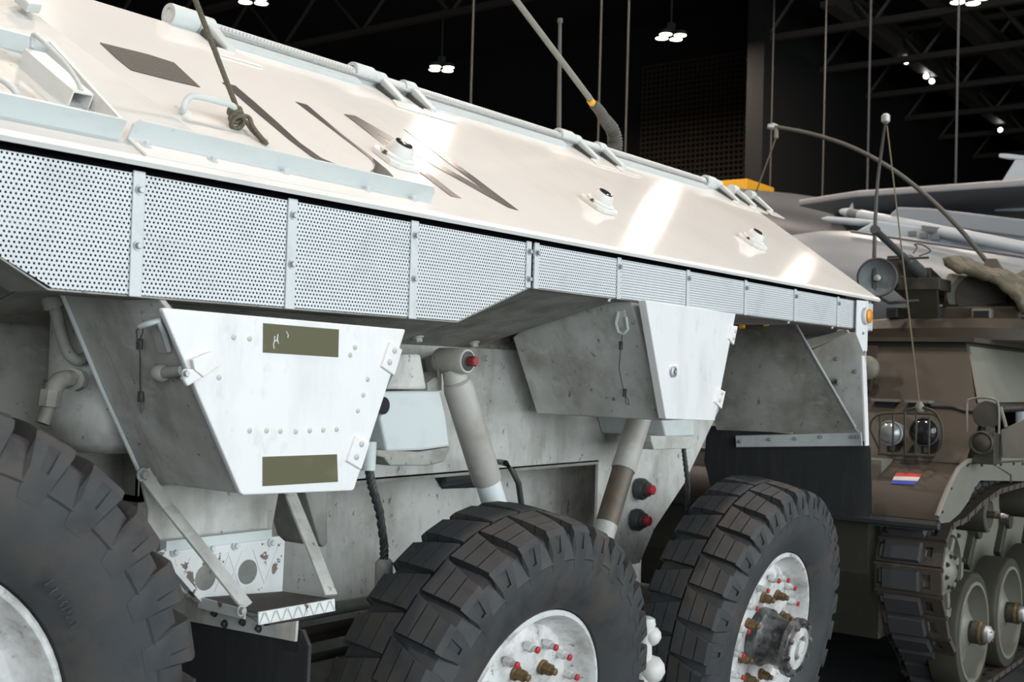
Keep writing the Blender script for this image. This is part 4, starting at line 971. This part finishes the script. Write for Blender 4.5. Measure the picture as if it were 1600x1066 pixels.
MB().tube([at(1563, 636, X=5.42), at(1572, 668, X=5.42)], .008, 6).build('hoop_stay', PLATE, T)
MB().prism([at(*q, X=5.42) for q in ((1564, 672), (1600, 655), (1640, 652), (1640, 716), (1566, 716))], (.02, 0, 0)).build('splash_board', PLATE, T, bevel=.003)
# air intake slots, towing cable
for a, b in (((1372, 627), (1400, 640)), ((1424, 629), (1452, 640))):
    p0, p1 = at(*a, X=5.79), at(*b, X=5.79)
    MB().box(5.74, 5.82, p1.y, p0.y, p1.z, p0.z).build('intake_slot', DARK, T)
    MB().box(5.72, 5.80, p1.y - .02, p0.y + .01, p0.z, p0.z + .012).build('slot_hood', PLATE, T)
MB().tube(smoothp([at(1455, 634, X=5.75), at(1490, 636, X=5.75), at(1512, 642, X=5.72), at(1580, 640, X=5.72), at(1640, 636, X=5.72)]), .012, 8).build('tow_bar', HOSE, T, 60)

# running gear
def track_path():
    cx, cz, r = 5.235, .635, .215
    P = [(7.0, .955), (5.9, .945), (5.6, .905), (5.35, .855)]
    for k in range(0, 15): a = R_(80 + k * 10); P.append((cx + r * math.cos(a), cz + r * math.sin(a)))
    P += [(5.135, .375), (5.31, .235), (5.42, .12), (5.50, .068), (5.8, .064), (8.0, .064), (8.22, .14)]
    for k in range(0, 15): a = R_(-50 + k * 10); P.append((8.36 + r * math.cos(a), cz + .02 + r * math.sin(a)))
    P += [(8.2, .90), (7.9, .945), (7.01, .955)]
    return [Vector((x, 0, z)) for x, z in P]
TP = track_path()
def walk(P, step):
    out = []; acc = 0; need = 0
    for a, b in zip(P[:-1], P[1:]):
        L_ = (b - a).length
        while need <= acc + L_:
            out.append((a.lerp(b, (need - acc) / L_), (b - a).normalized())); need += step
        acc += L_
    return out
def shoe_body():
    mb = MB(); w0, w1 = -.14, .14   # local x = across (world -Y is +x), y = along, z = outward
    mb.box(.095, .14, -.050, .050, -.014, .010); mb.box(-.115, .06, -.050, .050, -.014, .008); mb.box(-.14, -.135, -.046, .046, -.016, .006)
    for y0_, y1_ in ((.030, .050), (-.050, -.030)): mb.box(.06, .095, y0_, y1_, -.014, .010); mb.box(-.135, -.115, y0_, y1_, -.014, .010)
    mb.tube([(-.145, .052, -.004), (.145, .052, -.004)], .010, 8)
    mb.box(-.012, .012, -.02, .02, -.065, -.014)
    return mb
def shoe_pad():
    mb = MB(); mb.hexa([(-.108, -.044, .008), (.05, -.044, .008), (.05, .044, .008), (-.108, .044, .008), (-.102, -.039, .030), (.044, -.039, .030), (.044, .039, .030), (-.102, .039, .030)]); return mb
def mk(mb, name, m):
    me = bpy.data.meshes.new(name); me.from_pydata([tuple(v) for v in mb.v], [], mb.f); me.update()
    bm = bmesh.new(); bm.from_mesh(me); bmesh.ops.recalc_face_normals(bm, faces=bm.faces); bm.to_mesh(me); bm.free(); me.materials.append(m); return me
me_b, me_p = mk(shoe_body(), 'track_shoe', TRACK), mk(shoe_pad(), 'rubber_pad', PAD)
for p, t in walk(TP, .112):
    out = Vector((t.z, 0, -t.x))            # outward for this travel direction
    cen = Vector((min(max(p.x, 5.4), 8.2), 0, .5))
    if t.x < -.8: out = Vector((0, 0, 1)) if abs(t.z) < .3 else out
    nrm = Vector((t.z, 0, -t.x)); nrm = nrm if nrm.dot(p - cen) > 0 else -nrm
    xa = Vector((0, -1, 0)); ya = nrm.cross(xa)
    Mx = Matrix((xa, ya, nrm)).transposed().to_4x4()
    o = bpy.data.objects.new('track_shoe', me_b); COL.objects.link(o); o.parent = T
    Mx.translation = Vector((p.x, YN + .14, p.z)) - WL[T.name]; o.matrix_local = Mx
    q = bpy.data.objects.new('rubber_pad', me_p); COL.objects.link(q); q.parent = o
# sprocket with spoked face
sc = Vector((5.235, YN + .03, .635))
sp = MB().lathe([(.160, 0), (.192, 0), (.195, .012), (.192, .05), (.160, .05)], sc, (0, 1, 0), 48, closed=True).build('sprocket', PLATE, T, 40)
MB().lathe([(.001, -.02), (.03, -.02), (.045, -.008), (.085, 0), (.095, .012), (.09, .05)], sc, (0, 1, 0), 28).build('sprocket_hub', PLATE, sp, 40)
for k in range(8):
    a = 2 * math.pi * k / 8 + .2; d = Vector((math.cos(a), 0, math.sin(a))); tt = Vector((-math.sin(a), 0, math.cos(a)))
    MB().obox(sc + d * .125 + Vector((0, .022, 0)), d, tt, (0, 1, 0), .10, .032, .025).build('spoke', PLATE, sp, bevel=.004)
    inst('bolt', m_bolt, DOLIVE, 'bolt', sc + d * .177, NEGY, sp, scale=1.5); inst('bolt', m_bolt, DOLIVE, 'bolt', sc + d * .07 + Vector((0, -.004, 0)), NEGY, sp, scale=1.3)
for k in range(18):
    a = 2 * math.pi * k / 18; d = Vector((math.cos(a), 0, math.sin(a))); tt = Vector((-math.sin(a), 0, math.cos(a)))
    MB().obox(sc + d * .190 + Vector((0, .060, 0)), d, tt, (0, 1, 0), .03, .025, .03).build('tooth', TRACK, sp)
def road_wheel(x, z, r, yf, w):
    c = Vector((x, yf, z))
    o = MB().lathe([(r * .84, 0), (r * .86, -.002), (r * .98, 0), (r, .008), (r, w - .008), (r * .97, w), (r * .8, w)], c, (0, 1, 0), 48, cap=False).build('road_wheel', DOLIVE, T, 40)
    MB().lathe([(r * .85, .001), (r * .845, -.006), (r * .79, -.006), (r * .77, .075), (r * .60, .065), (r * .32, .030), (r * .24, .015), (r * .18, .012)], c, (0, 1, 0), 48, cap=False).build('wheel_disc', PLATE, o, 40)
    MB().lathe([(r * .19, .03), (r * .19, -.05), (r * .17, -.055)], c, (0, 1, 0), 24).build('wheel_hub', DOLIVE, o, 40)
    MB().lathe([(r * .20, -.028), (r * .205, -.034), (r * .20, -.042)], c, (0, 1, 0), 24).build('hub_ring', BRASS, o, 40)
    MB().lathe([(r * .15, -.05), (r * .14, -.07), (r * .06, -.085), (.002, -.086)], c, (0, 1, 0), 16).build('hub_cap', STEEL, o, 40)
    for a in (.4, 2.5, 4.6): inst('tip', m_tip, RED, 'hub_mark', c + Vector((r * .1 * math.cos(a), -.082, r * .1 * math.sin(a))), NEGY, o, scale=.5)
    return o
for x in (5.492, 6.099, 6.706, 7.313, 7.92): road_wheel(x, .343, .262, YN, .13)
road_wheel(8.36, .655, .185, YN + .02, .12)
for x in (5.78, 6.62, 7.5): road_wheel(x, .84, .085, YN + .02, .15)
for x in (5.86, 6.46, 7.07, 7.68):
    MB().obox((x, 1.80, .58), (.6, 0, .8), (0, 1, 0), (-.8, 0, .6), .22, .04, .06).build('suspension_arm', DOLIVE, T, bevel=.006)
    MB().lathe([(.05, -.03), (.05, .03)], (x + .06, 1.79, .68), (0, 1, 0), 18).build('arm_boss', DOLIVE, T, 40)

# turret top: ring, vision blocks, searchlight, gun
XT = 6.35
zr = zt_ + .022
def tp(px, py, x=XT): return at(px, py, X=x)
rg = MB().lathe([(.9, 0), (.9, .06), (.86, .11), (.70, .13), (.5, .13)], (XT + .75, tp(1500, 480).y, zr), (0, 0, 1), 48).build('turret_ring', BROWN, T, 30)
zq = tp(1500, 455).z
rw = MB()
MB().hexa([tp(1378, 508), tp(1600, 514), tp(1600, 514, XT + .9), tp(1378, 508, XT + .9), tp(1400, 480), tp(1590, 478), tp(1590, 478, XT + .8), tp(1400, 480, XT + .8)]).build('turret_collar', BROWN, T, bevel=.01)
for a, b in (((1436, 484), (1465, 496)), ((1521, 486), (1545, 497)), ((1387, 484), (1399, 494))):
    p0, p1 = tp(a[0], a[1], XT - .05), tp(b[0], b[1], XT - .05)
    v = MB().box(XT - .05, XT + .06, p1.y - .01, p0.y + .01, p1.z - .008, p0.z + .012).build('vision_block', PLATE if a[0] > 1500 else DOLIVE, T, bevel=.004)
    MB().box(XT - .054, XT - .04, p1.y, p0.y, p1.z, p0.z).build('vision_glass', GLASSD, v)
# cupola drum and open hatch ring under the canvas
for q, r, m in (((1533, 462), .125, BROWN), ((1511, 462), .10, PLATE)):
    c = tp(*q, XT + .12)
    MB().lathe([(r, 0), (r, .25), (r - .02, .25), (r - .02, .02), (.001, .03)], c + Vector((.0, 0, 0)), Vector((1, .25, 0)), 32).build('hatch_drum', m, T, 40)
MB().hexa([tp(1470, 500), tp(1600, 505), tp(1600, 505, XT + .7), tp(1470, 500, XT + .7), tp(1480, 425, XT + .3), tp(1590, 445, XT + .3), tp(1590, 445, XT + .9), tp(1480, 425, XT + .9)]).build('turret_body', DOLIVE, T, bevel=.03)
# searchlight
c = tp(1371, 434, 6.05); d = Vector((-1, -.28, -.03)).normalized()
sl_ = MB().lathe([(.02, -.17), (.07, -.15), (.098, -.07), (.103, 0), (.103, .025), (.096, .028), (.094, .0)], c, d, 36, cap=False).build('searchlight', HOSE, T, 50)
MB().lathe([(.095, .005), (.085, -.025), (.055, -.055), (.02, -.07), (.001, -.072)], c, d, 36, cap=False).build('searchlight_reflector', CHROME, sl_, 60)
MB().lathe([(.018, -.06), (.020, -.02), (.016, -.01), (.001, -.006)], c, d, 16).build('searchlight_bulb', STEEL, sl_, 50)
MB().tube([c + Vector((.03, 0, -.10)), c + Vector((.04, -.05, -.13)), c + Vector((.05, -.20, -.12))], .008, 8).build('searchlight_stay', HOSE, sl_, 40)
MB().tube([c + Vector((.02, -.04, .095)), c + Vector((.04, -.25, .10))], .006, 6).build('searchlight_rail', HOSE, sl_, 40)
# gun: barrel, cooling jacket, receiver, cradle
mz, bk_ = at(1366, 358, X=5.62), at(1446, 434, X=6.40)
dg = (bk_ - mz).normalized(); Lg = (bk_ - mz).length
g = MB().lathe([(.010, .0), (.022, .0), (.024, .02), (.017, .03), (.017, Lg * .50), (.020, Lg * .52), (.022, Lg)], mz, dg, 18).build('machine_gun', HOSE, T, 40)
MB().lathe([(.020, 0), (.030, .01), (.031, .02), (.031, .30), (.026, .31)], mz + dg * Lg * .60, dg, 18).build('barrel_jacket', HOSE, g, 40)
for k in range(7): MB().lathe([(.030, 0), (.036, .004), (.036, .014), (.030, .018)], mz + dg * (Lg * .63 + k * .033), dg, 16).build('jacket_rib', HOSE, g, 40)
up = Vector((0, 0, 1)); sd = dg.cross(up).normalized()
MB().obox(mz + dg * (Lg + .16), dg, sd, up, .36, .07, .10).build('receiver', HOSE, g, bevel=.006)
MB().obox(mz + dg * (Lg * .92) + Vector((-.02, .10, -.02)), dg, sd, up, .30, .06, .15).build('cradle_cheek', DOLIVE, g, bevel=.004)
MB().prism([at(*q, X=6.2) for q in ((1401, 430), (1420, 434), (1468, 434), (1468, 453), (1401, 453))], (.2, 0, 0)).build('cradle', DOLIVE, g, bevel=.004)
MB().hexa([at(1425, 505, X=6.32), at(1470, 505, X=6.32), at(1470, 505, X=6.6), at(1425, 505, X=6.6), at(1410, 452, X=6.22), at(1466, 452, X=6.22), at(1466, 452, X=6.5), at(1410, 452, X=6.5)]).build('gun_pintle', DOLIVE, g, bevel=.01)
MB().tube(smoothp([at(1427, 396, X=6.0), at(1433, 386, X=6.02), at(1429, 382, X=6.02), at(1440, 382, X=6.05), at(1454, 392, X=6.1), at(1442, 398, X=6.1), at(1436, 400, X=6.1)], 3), .004, 6).build('carrying_handle', HOSE, g, 60)
# antenna masts with tie wires
an1 = MB().tube(smoothp([at(1366, 478, X=6.1), at(1366, 400, X=6.1), at(1370, 300, X=6.08), at(1378, 230, X=6.02), at(1384, 188, X=5.95)]), [.013 - .0003 * i for i in range(25)], 8).build('bent_antenna', SPRING, T, 60)
MB().lathe([(.012, -.02), (.022, -.01), (.022, .02), (.012, .03)], at(1384, 187, X=5.95), (0, 0, 1), 12).build('antenna_tip', STEEL, T, 40)
MB().tube([at(1386, 196, X=5.95), at(1410, 400, X=5.6), at(1437, 636, X=5.27)], .0035, 6).build('antenna_wire', ROPE, T, 40)
MB().lathe([(.006, -.03), (.02, -.012), (.022, .005), (.010, .03)], at(1437, 638, X=5.27), (0, 0, 1), 10).build('wire_knot', PLATE, T, 40)
MB().tube(smoothp([at(1541, 408, X=6.7), at(1500, 358, X=6.7), at(1450, 308, X=6.7), at(1390, 262, X=6.7), at(1330, 230, X=6.7), at(1270, 210, X=6.7), at(1209, 198, X=6.7)]), .013, 8).build('arched_antenna', SPRING, T, 60)
MB().lathe([(.014, -.03), (.024, 0), (.014, .03)], at(1207, 198, X=6.7), CR, 12).build('arch_tip', STEEL, T, 40)
MB().tube([at(1213, 200, X=6.7), at(1213, 216, X=6.7)], .014, 8).build('wire_clip', PLATE, T, 40)
MB().tube([at(1213, 214, X=6.7), at(1175, 318, X=6.7), at(1120, 470, X=6.7)], .0045, 6).build('arch_wire', ROPE, T, 40)
MB().hexa([tp(1530, 432, 6.55), tp(1575, 432, 6.55), tp(1575, 432, 6.85), tp(1530, 432, 6.85), tp(1541, 404, 6.62), tp(1558, 404, 6.62), tp(1558, 404, 6.8), tp(1541, 404, 6.8)]).build('antenna_base', DOLIVE, T, bevel=.006)

# canvas thrown over the open hatch
def sheet(name, top, xa, xb, drop, mat_, sag):
    cols = []; P = smoothp([at(px, py, X=xa) for px, py in top], 6)
    rows = 9; vs = []; n = len(P)
    for j in range(rows):
        f = j / (rows - 1)
        for i, p in enumerate(P):
            wob = .004 * math.sin(i * .6 + j * .7) + .003 * math.sin(i * 1.3 - j)
            vs.append(Vector((xa + (xb - xa) * f, p.y, p.z + sag * math.sin(f * math.pi) - (drop * (1 - f) ** 3) + wob)))
    fs = [(j * n + i, j * n + i + 1, (j + 1) * n + i + 1, (j + 1) * n + i) for j in range(rows - 1) for i in range(n - 1)]
    mb = MB(); mb.add(vs, fs); o = mb.build(name, mat_, None, 80)
    md = o.modifiers.new('thick', 'SOLIDIFY'); md.thickness = .035; md.offset = 0
    return o
cv = sheet('canvas_cover', ((1474, 403), (1490, 412), (1512, 420), (1535, 425), (1557, 434), (1577, 449), (1592, 466), (1602, 482)), 6.28, 7.0, .02, CANVAS, .03)
tag(cv, 'camouflage canvas draped over the open hatch of the tracked vehicle', 'canvas')
cv2 = sheet('canvas_bundle', ((1560, 428), (1580, 420), (1600, 419), (1640, 422), (1680, 440)), 6.9, 7.5, .25, CANVAS, .03)
tag(cv2, 'bundled canvas behind the draped cover at the right frame edge', 'canvas')

# ================================================================== AIRCRAFT in the background
J = empty('jet_aircraft', (12.5, 4.5, FLOOR))
tag(J, 'pale grey jet aircraft with wing and missiles behind the tracked vehicle', 'aircraft')
def body(name, secs, m, n=36):
    """secs: (centre, horizontal radius, vertical radius)"""
    rings = []
    for i, (c, rh, rv) in enumerate(secs):
        t = (secs[min(i + 1, len(secs) - 1)][0] - secs[max(i - 1, 0)][0]).normalized(); u = t.cross(Vector((0, 0, 1))).normalized()
        rings.append([c + u * rh * math.cos(2 * math.pi * k / n) + Vector((0, 0, 1)) * rv * math.sin(2 * math.pi * k / n) for k in range(n)])
    return MB().loft(rings).build(name, m, J, 60)
def jp(px, py, x): return at(px, py, X=x)
secs = []
for px, top_, bot, x in ((980, 330, 400, 14.6), (1040, 300, 440, 14.4), (1120, 291, 470, 14.1), (1180, 297, 478, 13.9), (1240, 303, 480, 13.7), (1305, 313, 480, 13.5), (1400, 325, 480, 13.2), (1500, 335, 480, 12.9), (1620, 345, 480, 12.6), (1750, 350, 470, 12.3)):
    a, b = jp(px, top_, x), jp(px, bot, x); secs.append(((a + b) / 2, .7, (a - b).length / 2))
body('fuselage', secs, JETF)
secs = []
for px, top_, bot, x in ((1150, 430, 470, 11.3), (1190, 392, 500, 11.2), (1240, 368, 520, 11.0), (1290, 361, 530, 10.8), (1340, 361, 535, 10.6), (1420, 372, 540, 10.4), (1500, 386, 545, 10.2), (1600, 405, 550, 10.0), (1720, 430, 550, 9.7)):
    a, b = jp(px, top_, x), jp(px, bot, x); secs.append(((a + b) / 2, .45, (a - b).length / 2))
body('drop_tank', secs, JET)
MB().tube([jp(1330, 362, 10.4), jp(1440, 378, 10.1), jp(1600, 402, 9.7)], .012, 6).build('tank_seam', JETD, J, 40)
# wing slab, seen from below
ZW = 3.33
wv_ = [at(*q, Z=ZW) for q in ((1247, 322), (1305, 313), (1340, 308), (1600, 291), (1720, 284), (1720, 352), (1600, 347), (1420, 345), (1310, 338))]
MB().prism(wv_, (0, 0, .07)).build('wing', JETW, J, bevel=.02)
MB().prism([at(*q, Z=ZW + .072) for q in ((1247, 321), (1305, 313), (1340, 307), (1600, 290), (1720, 283), (1720, 300), (1600, 306), (1340, 316))], (0, 0, .012)).build('wing_skin', JET, J)
nl = at(1282, 320, Z=ZW + .05)
MB().lathe([(.001, -.07), (.03, -.05), (.035, 0), (.03, .05), (.001, .07)], nl + Vector((-.03, 0, 0)), CR, 14).build('navigation_light', FLAGR, J, 50)
# upper missile on its rail
m0, m1 = jp(1312, 330, 11.3), jp(1660, 400, 10.3)
dm_ = (m1 - m0).normalized(); Lm = (m1 - m0).length
mi = MB().lathe([(.012, 0), (.03, .03), (.045, .10), (.047, .14)], m0, dm_, 20).build('missile', JETL, J, 50)
MB().lathe([(.046, .14), (.046, .28)], m0, dm_, 20).build('missile_band', JETD, mi, 50)
MB().lathe([(.055, .28), (.057, .30), (.057, Lm)], m0, dm_, 20).build('missile_body', JETL, mi, 50)
for s_ in (1, -1):
    MB().prism([m0 + dm_ * .10, m0 + dm_ * .20, m0 + dm_ * .17 + Vector((0, 0, .11 * s_))], (.012, 0, 0)).build('missile_fin', JETL, mi)
MB().prism([jp(*q, 11.0) for q in ((1385, 340), (1402, 323), (1450, 325), (1620, 345), (1660, 352), (1660, 385), (1600, 372), (1440, 350))], (.12, 0, 0)).build('pylon', JET, J, bevel=.02)
MB().prism([jp(*q, 10.9) for q in ((1440, 352), (1600, 372), (1600, 378), (1440, 358))], (.06, 0, 0)).build('rail_shadow_gap', JETD, J)
# lower missile and pylon
k0, k1 = jp(1284, 342, 11.2), jp(1345, 348, 11.0)
MB().tube([k0, k0.lerp(k1, .15), k1, jp(1370, 348, 10.9)], [.008, .032, .036, .02], 14).build('lower_missile', JETL, J, 50)
MB().prism([jp(*q, 10.8) for q in ((1337, 361), (1368, 344), (1460, 358), (1600, 380), (1680, 394), (1680, 418), (1600, 404), (1440, 380))], (.12, 0, 0)).build('lower_pylon', JETL, J, bevel=.02)
MB().prism([jp(*q, 10.74) for q in ((1440, 352), (1570, 368), (1590, 371), (1586, 376), (1560, 375), (1440, 360))], (.03, 0, 0)).build('launch_rail', JETD, J)
for q in ((1425, 366), (1443, 369), (1462, 372)): MB().box(*(lambda p: (p.x - .01, p.x + .03, p.y - .035, p.y + .035, p.z - .02, p.z + .03))(jp(*q, 10.73))).build('rail_clamp', JETD, J, bevel=.006)
# tail fin
MB().prism([jp(*q, 13.2) for q in ((1586, 249), (1660, 256), (1660, 330), (1553, 330), (1556, 298))], (.08, -.02, 0)).build('tail_fin', JETL, J, bevel=.01)
MB().prism([jp(*q, 13.15) for q in ((1556, 296), (1563, 291), (1600, 294), (1600, 302), (1554, 302))], (.06, 0, 0)).build('fin_root', JETO, J)
MB().prism([jp(*q, 13.2) for q in ((1560, 240), (1572, 240), (1660, 250), (1660, 258), (1560, 246))], (.16, -.05, 0)).build('fin_tip_pod', JETL, J, bevel=.01)
# landing gear legs carry the aircraft (behind the vehicles)
for q, x in (((1300, 480), 13.5), ((1600, 480), 12.8)):
    p = jp(*q, x)
    MB().tube([(p.x, p.y, p.z + .2), (p.x, p.y, FLOOR + .2)], .06, 12).build('landing_leg', JETL, J, 40)
    MB().lathe([(.08, -.07), (.2, -.07), (.22, 0), (.2, .07), (.08, .07)], (p.x, p.y, FLOOR + .22), (0, 1, 0), 24).build('landing_wheel', RUBBER, J, 40)
MB().prism([jp(1330, 440, 11.9), jp(1420, 440, 11.6), jp(1420, 470, 11.6), jp(1330, 470, 11.9)], (1.6, .4, 0)).build('tank_pylon', JET, J)

# yellow work stand behind the aircraft
p0, p1, p2 = at(1128, 281, X=15.2), at(1167, 279, X=15.0), at(1188, 283, X=15.4)
Yw = empty('work_stand', ((15.3), (p0.y + p1.y) / 2, FLOOR))
tag(Yw, 'yellow box-topped work stand showing above the grey fuselage', 'work stand')
zt2 = p1.z
MB().box(15.0, 15.9, p1.y, p0.y, zt2 - .45, zt2).build('stand_box', YEL, Yw, bevel=.008)
for x in (15.06, 15.84):
    for y in (p1.y + .05, p0.y - .05): MB().box(x - .03, x + .03, y - .03, y + .03, FLOOR, zt2 - .45).build('leg', YEL, Yw)
for z in (.6, 1.6, 2.6): MB().box(15.03, 15.87, p1.y + .03, p1.y + .06, z, z + .05).build('cross_rail', YEL, Yw)

# thin cables hanging in the hall
CB = ['leftmost thin cable hanging behind the roof ridge', 'thin cable just left of the ribbed antenna boot', 'thin cable just right of the ribbed antenna boot',
      'thin cable hanging down to the grey wing left of the bent antenna', 'rightmost thin cable hanging down to the grey wing', 'faint cable below the tip of the arched antenna', 'faint cable between the arched antenna tip and the bent antenna']
for (a, b, X, zb), lab in zip((((747, 0), (735, 178), 10.6, None), ((940, 0), (934, 235), 11.2, None), ((983, 0), (977, 240), 11.4, None), ((1362, 0), (1355, 303), 12.0, ZW + .07), ((1502, 0), (1493, 297), 11.8, ZW + .07), ((1205, 210), (1203, 300), 16.0, None), ((1287, 200), (1285, 308), 15.6, None)), CB):
    p = at(*b, X=X)
    tag(MB().tube([(p.x, p.y, zb if zb else FLOOR), (p.x, p.y, 9.0)], .011, 8).build('hanging_cable', CABLEM if zb else SPRING, None, 40), lab, 'cable', 'hanging cables')
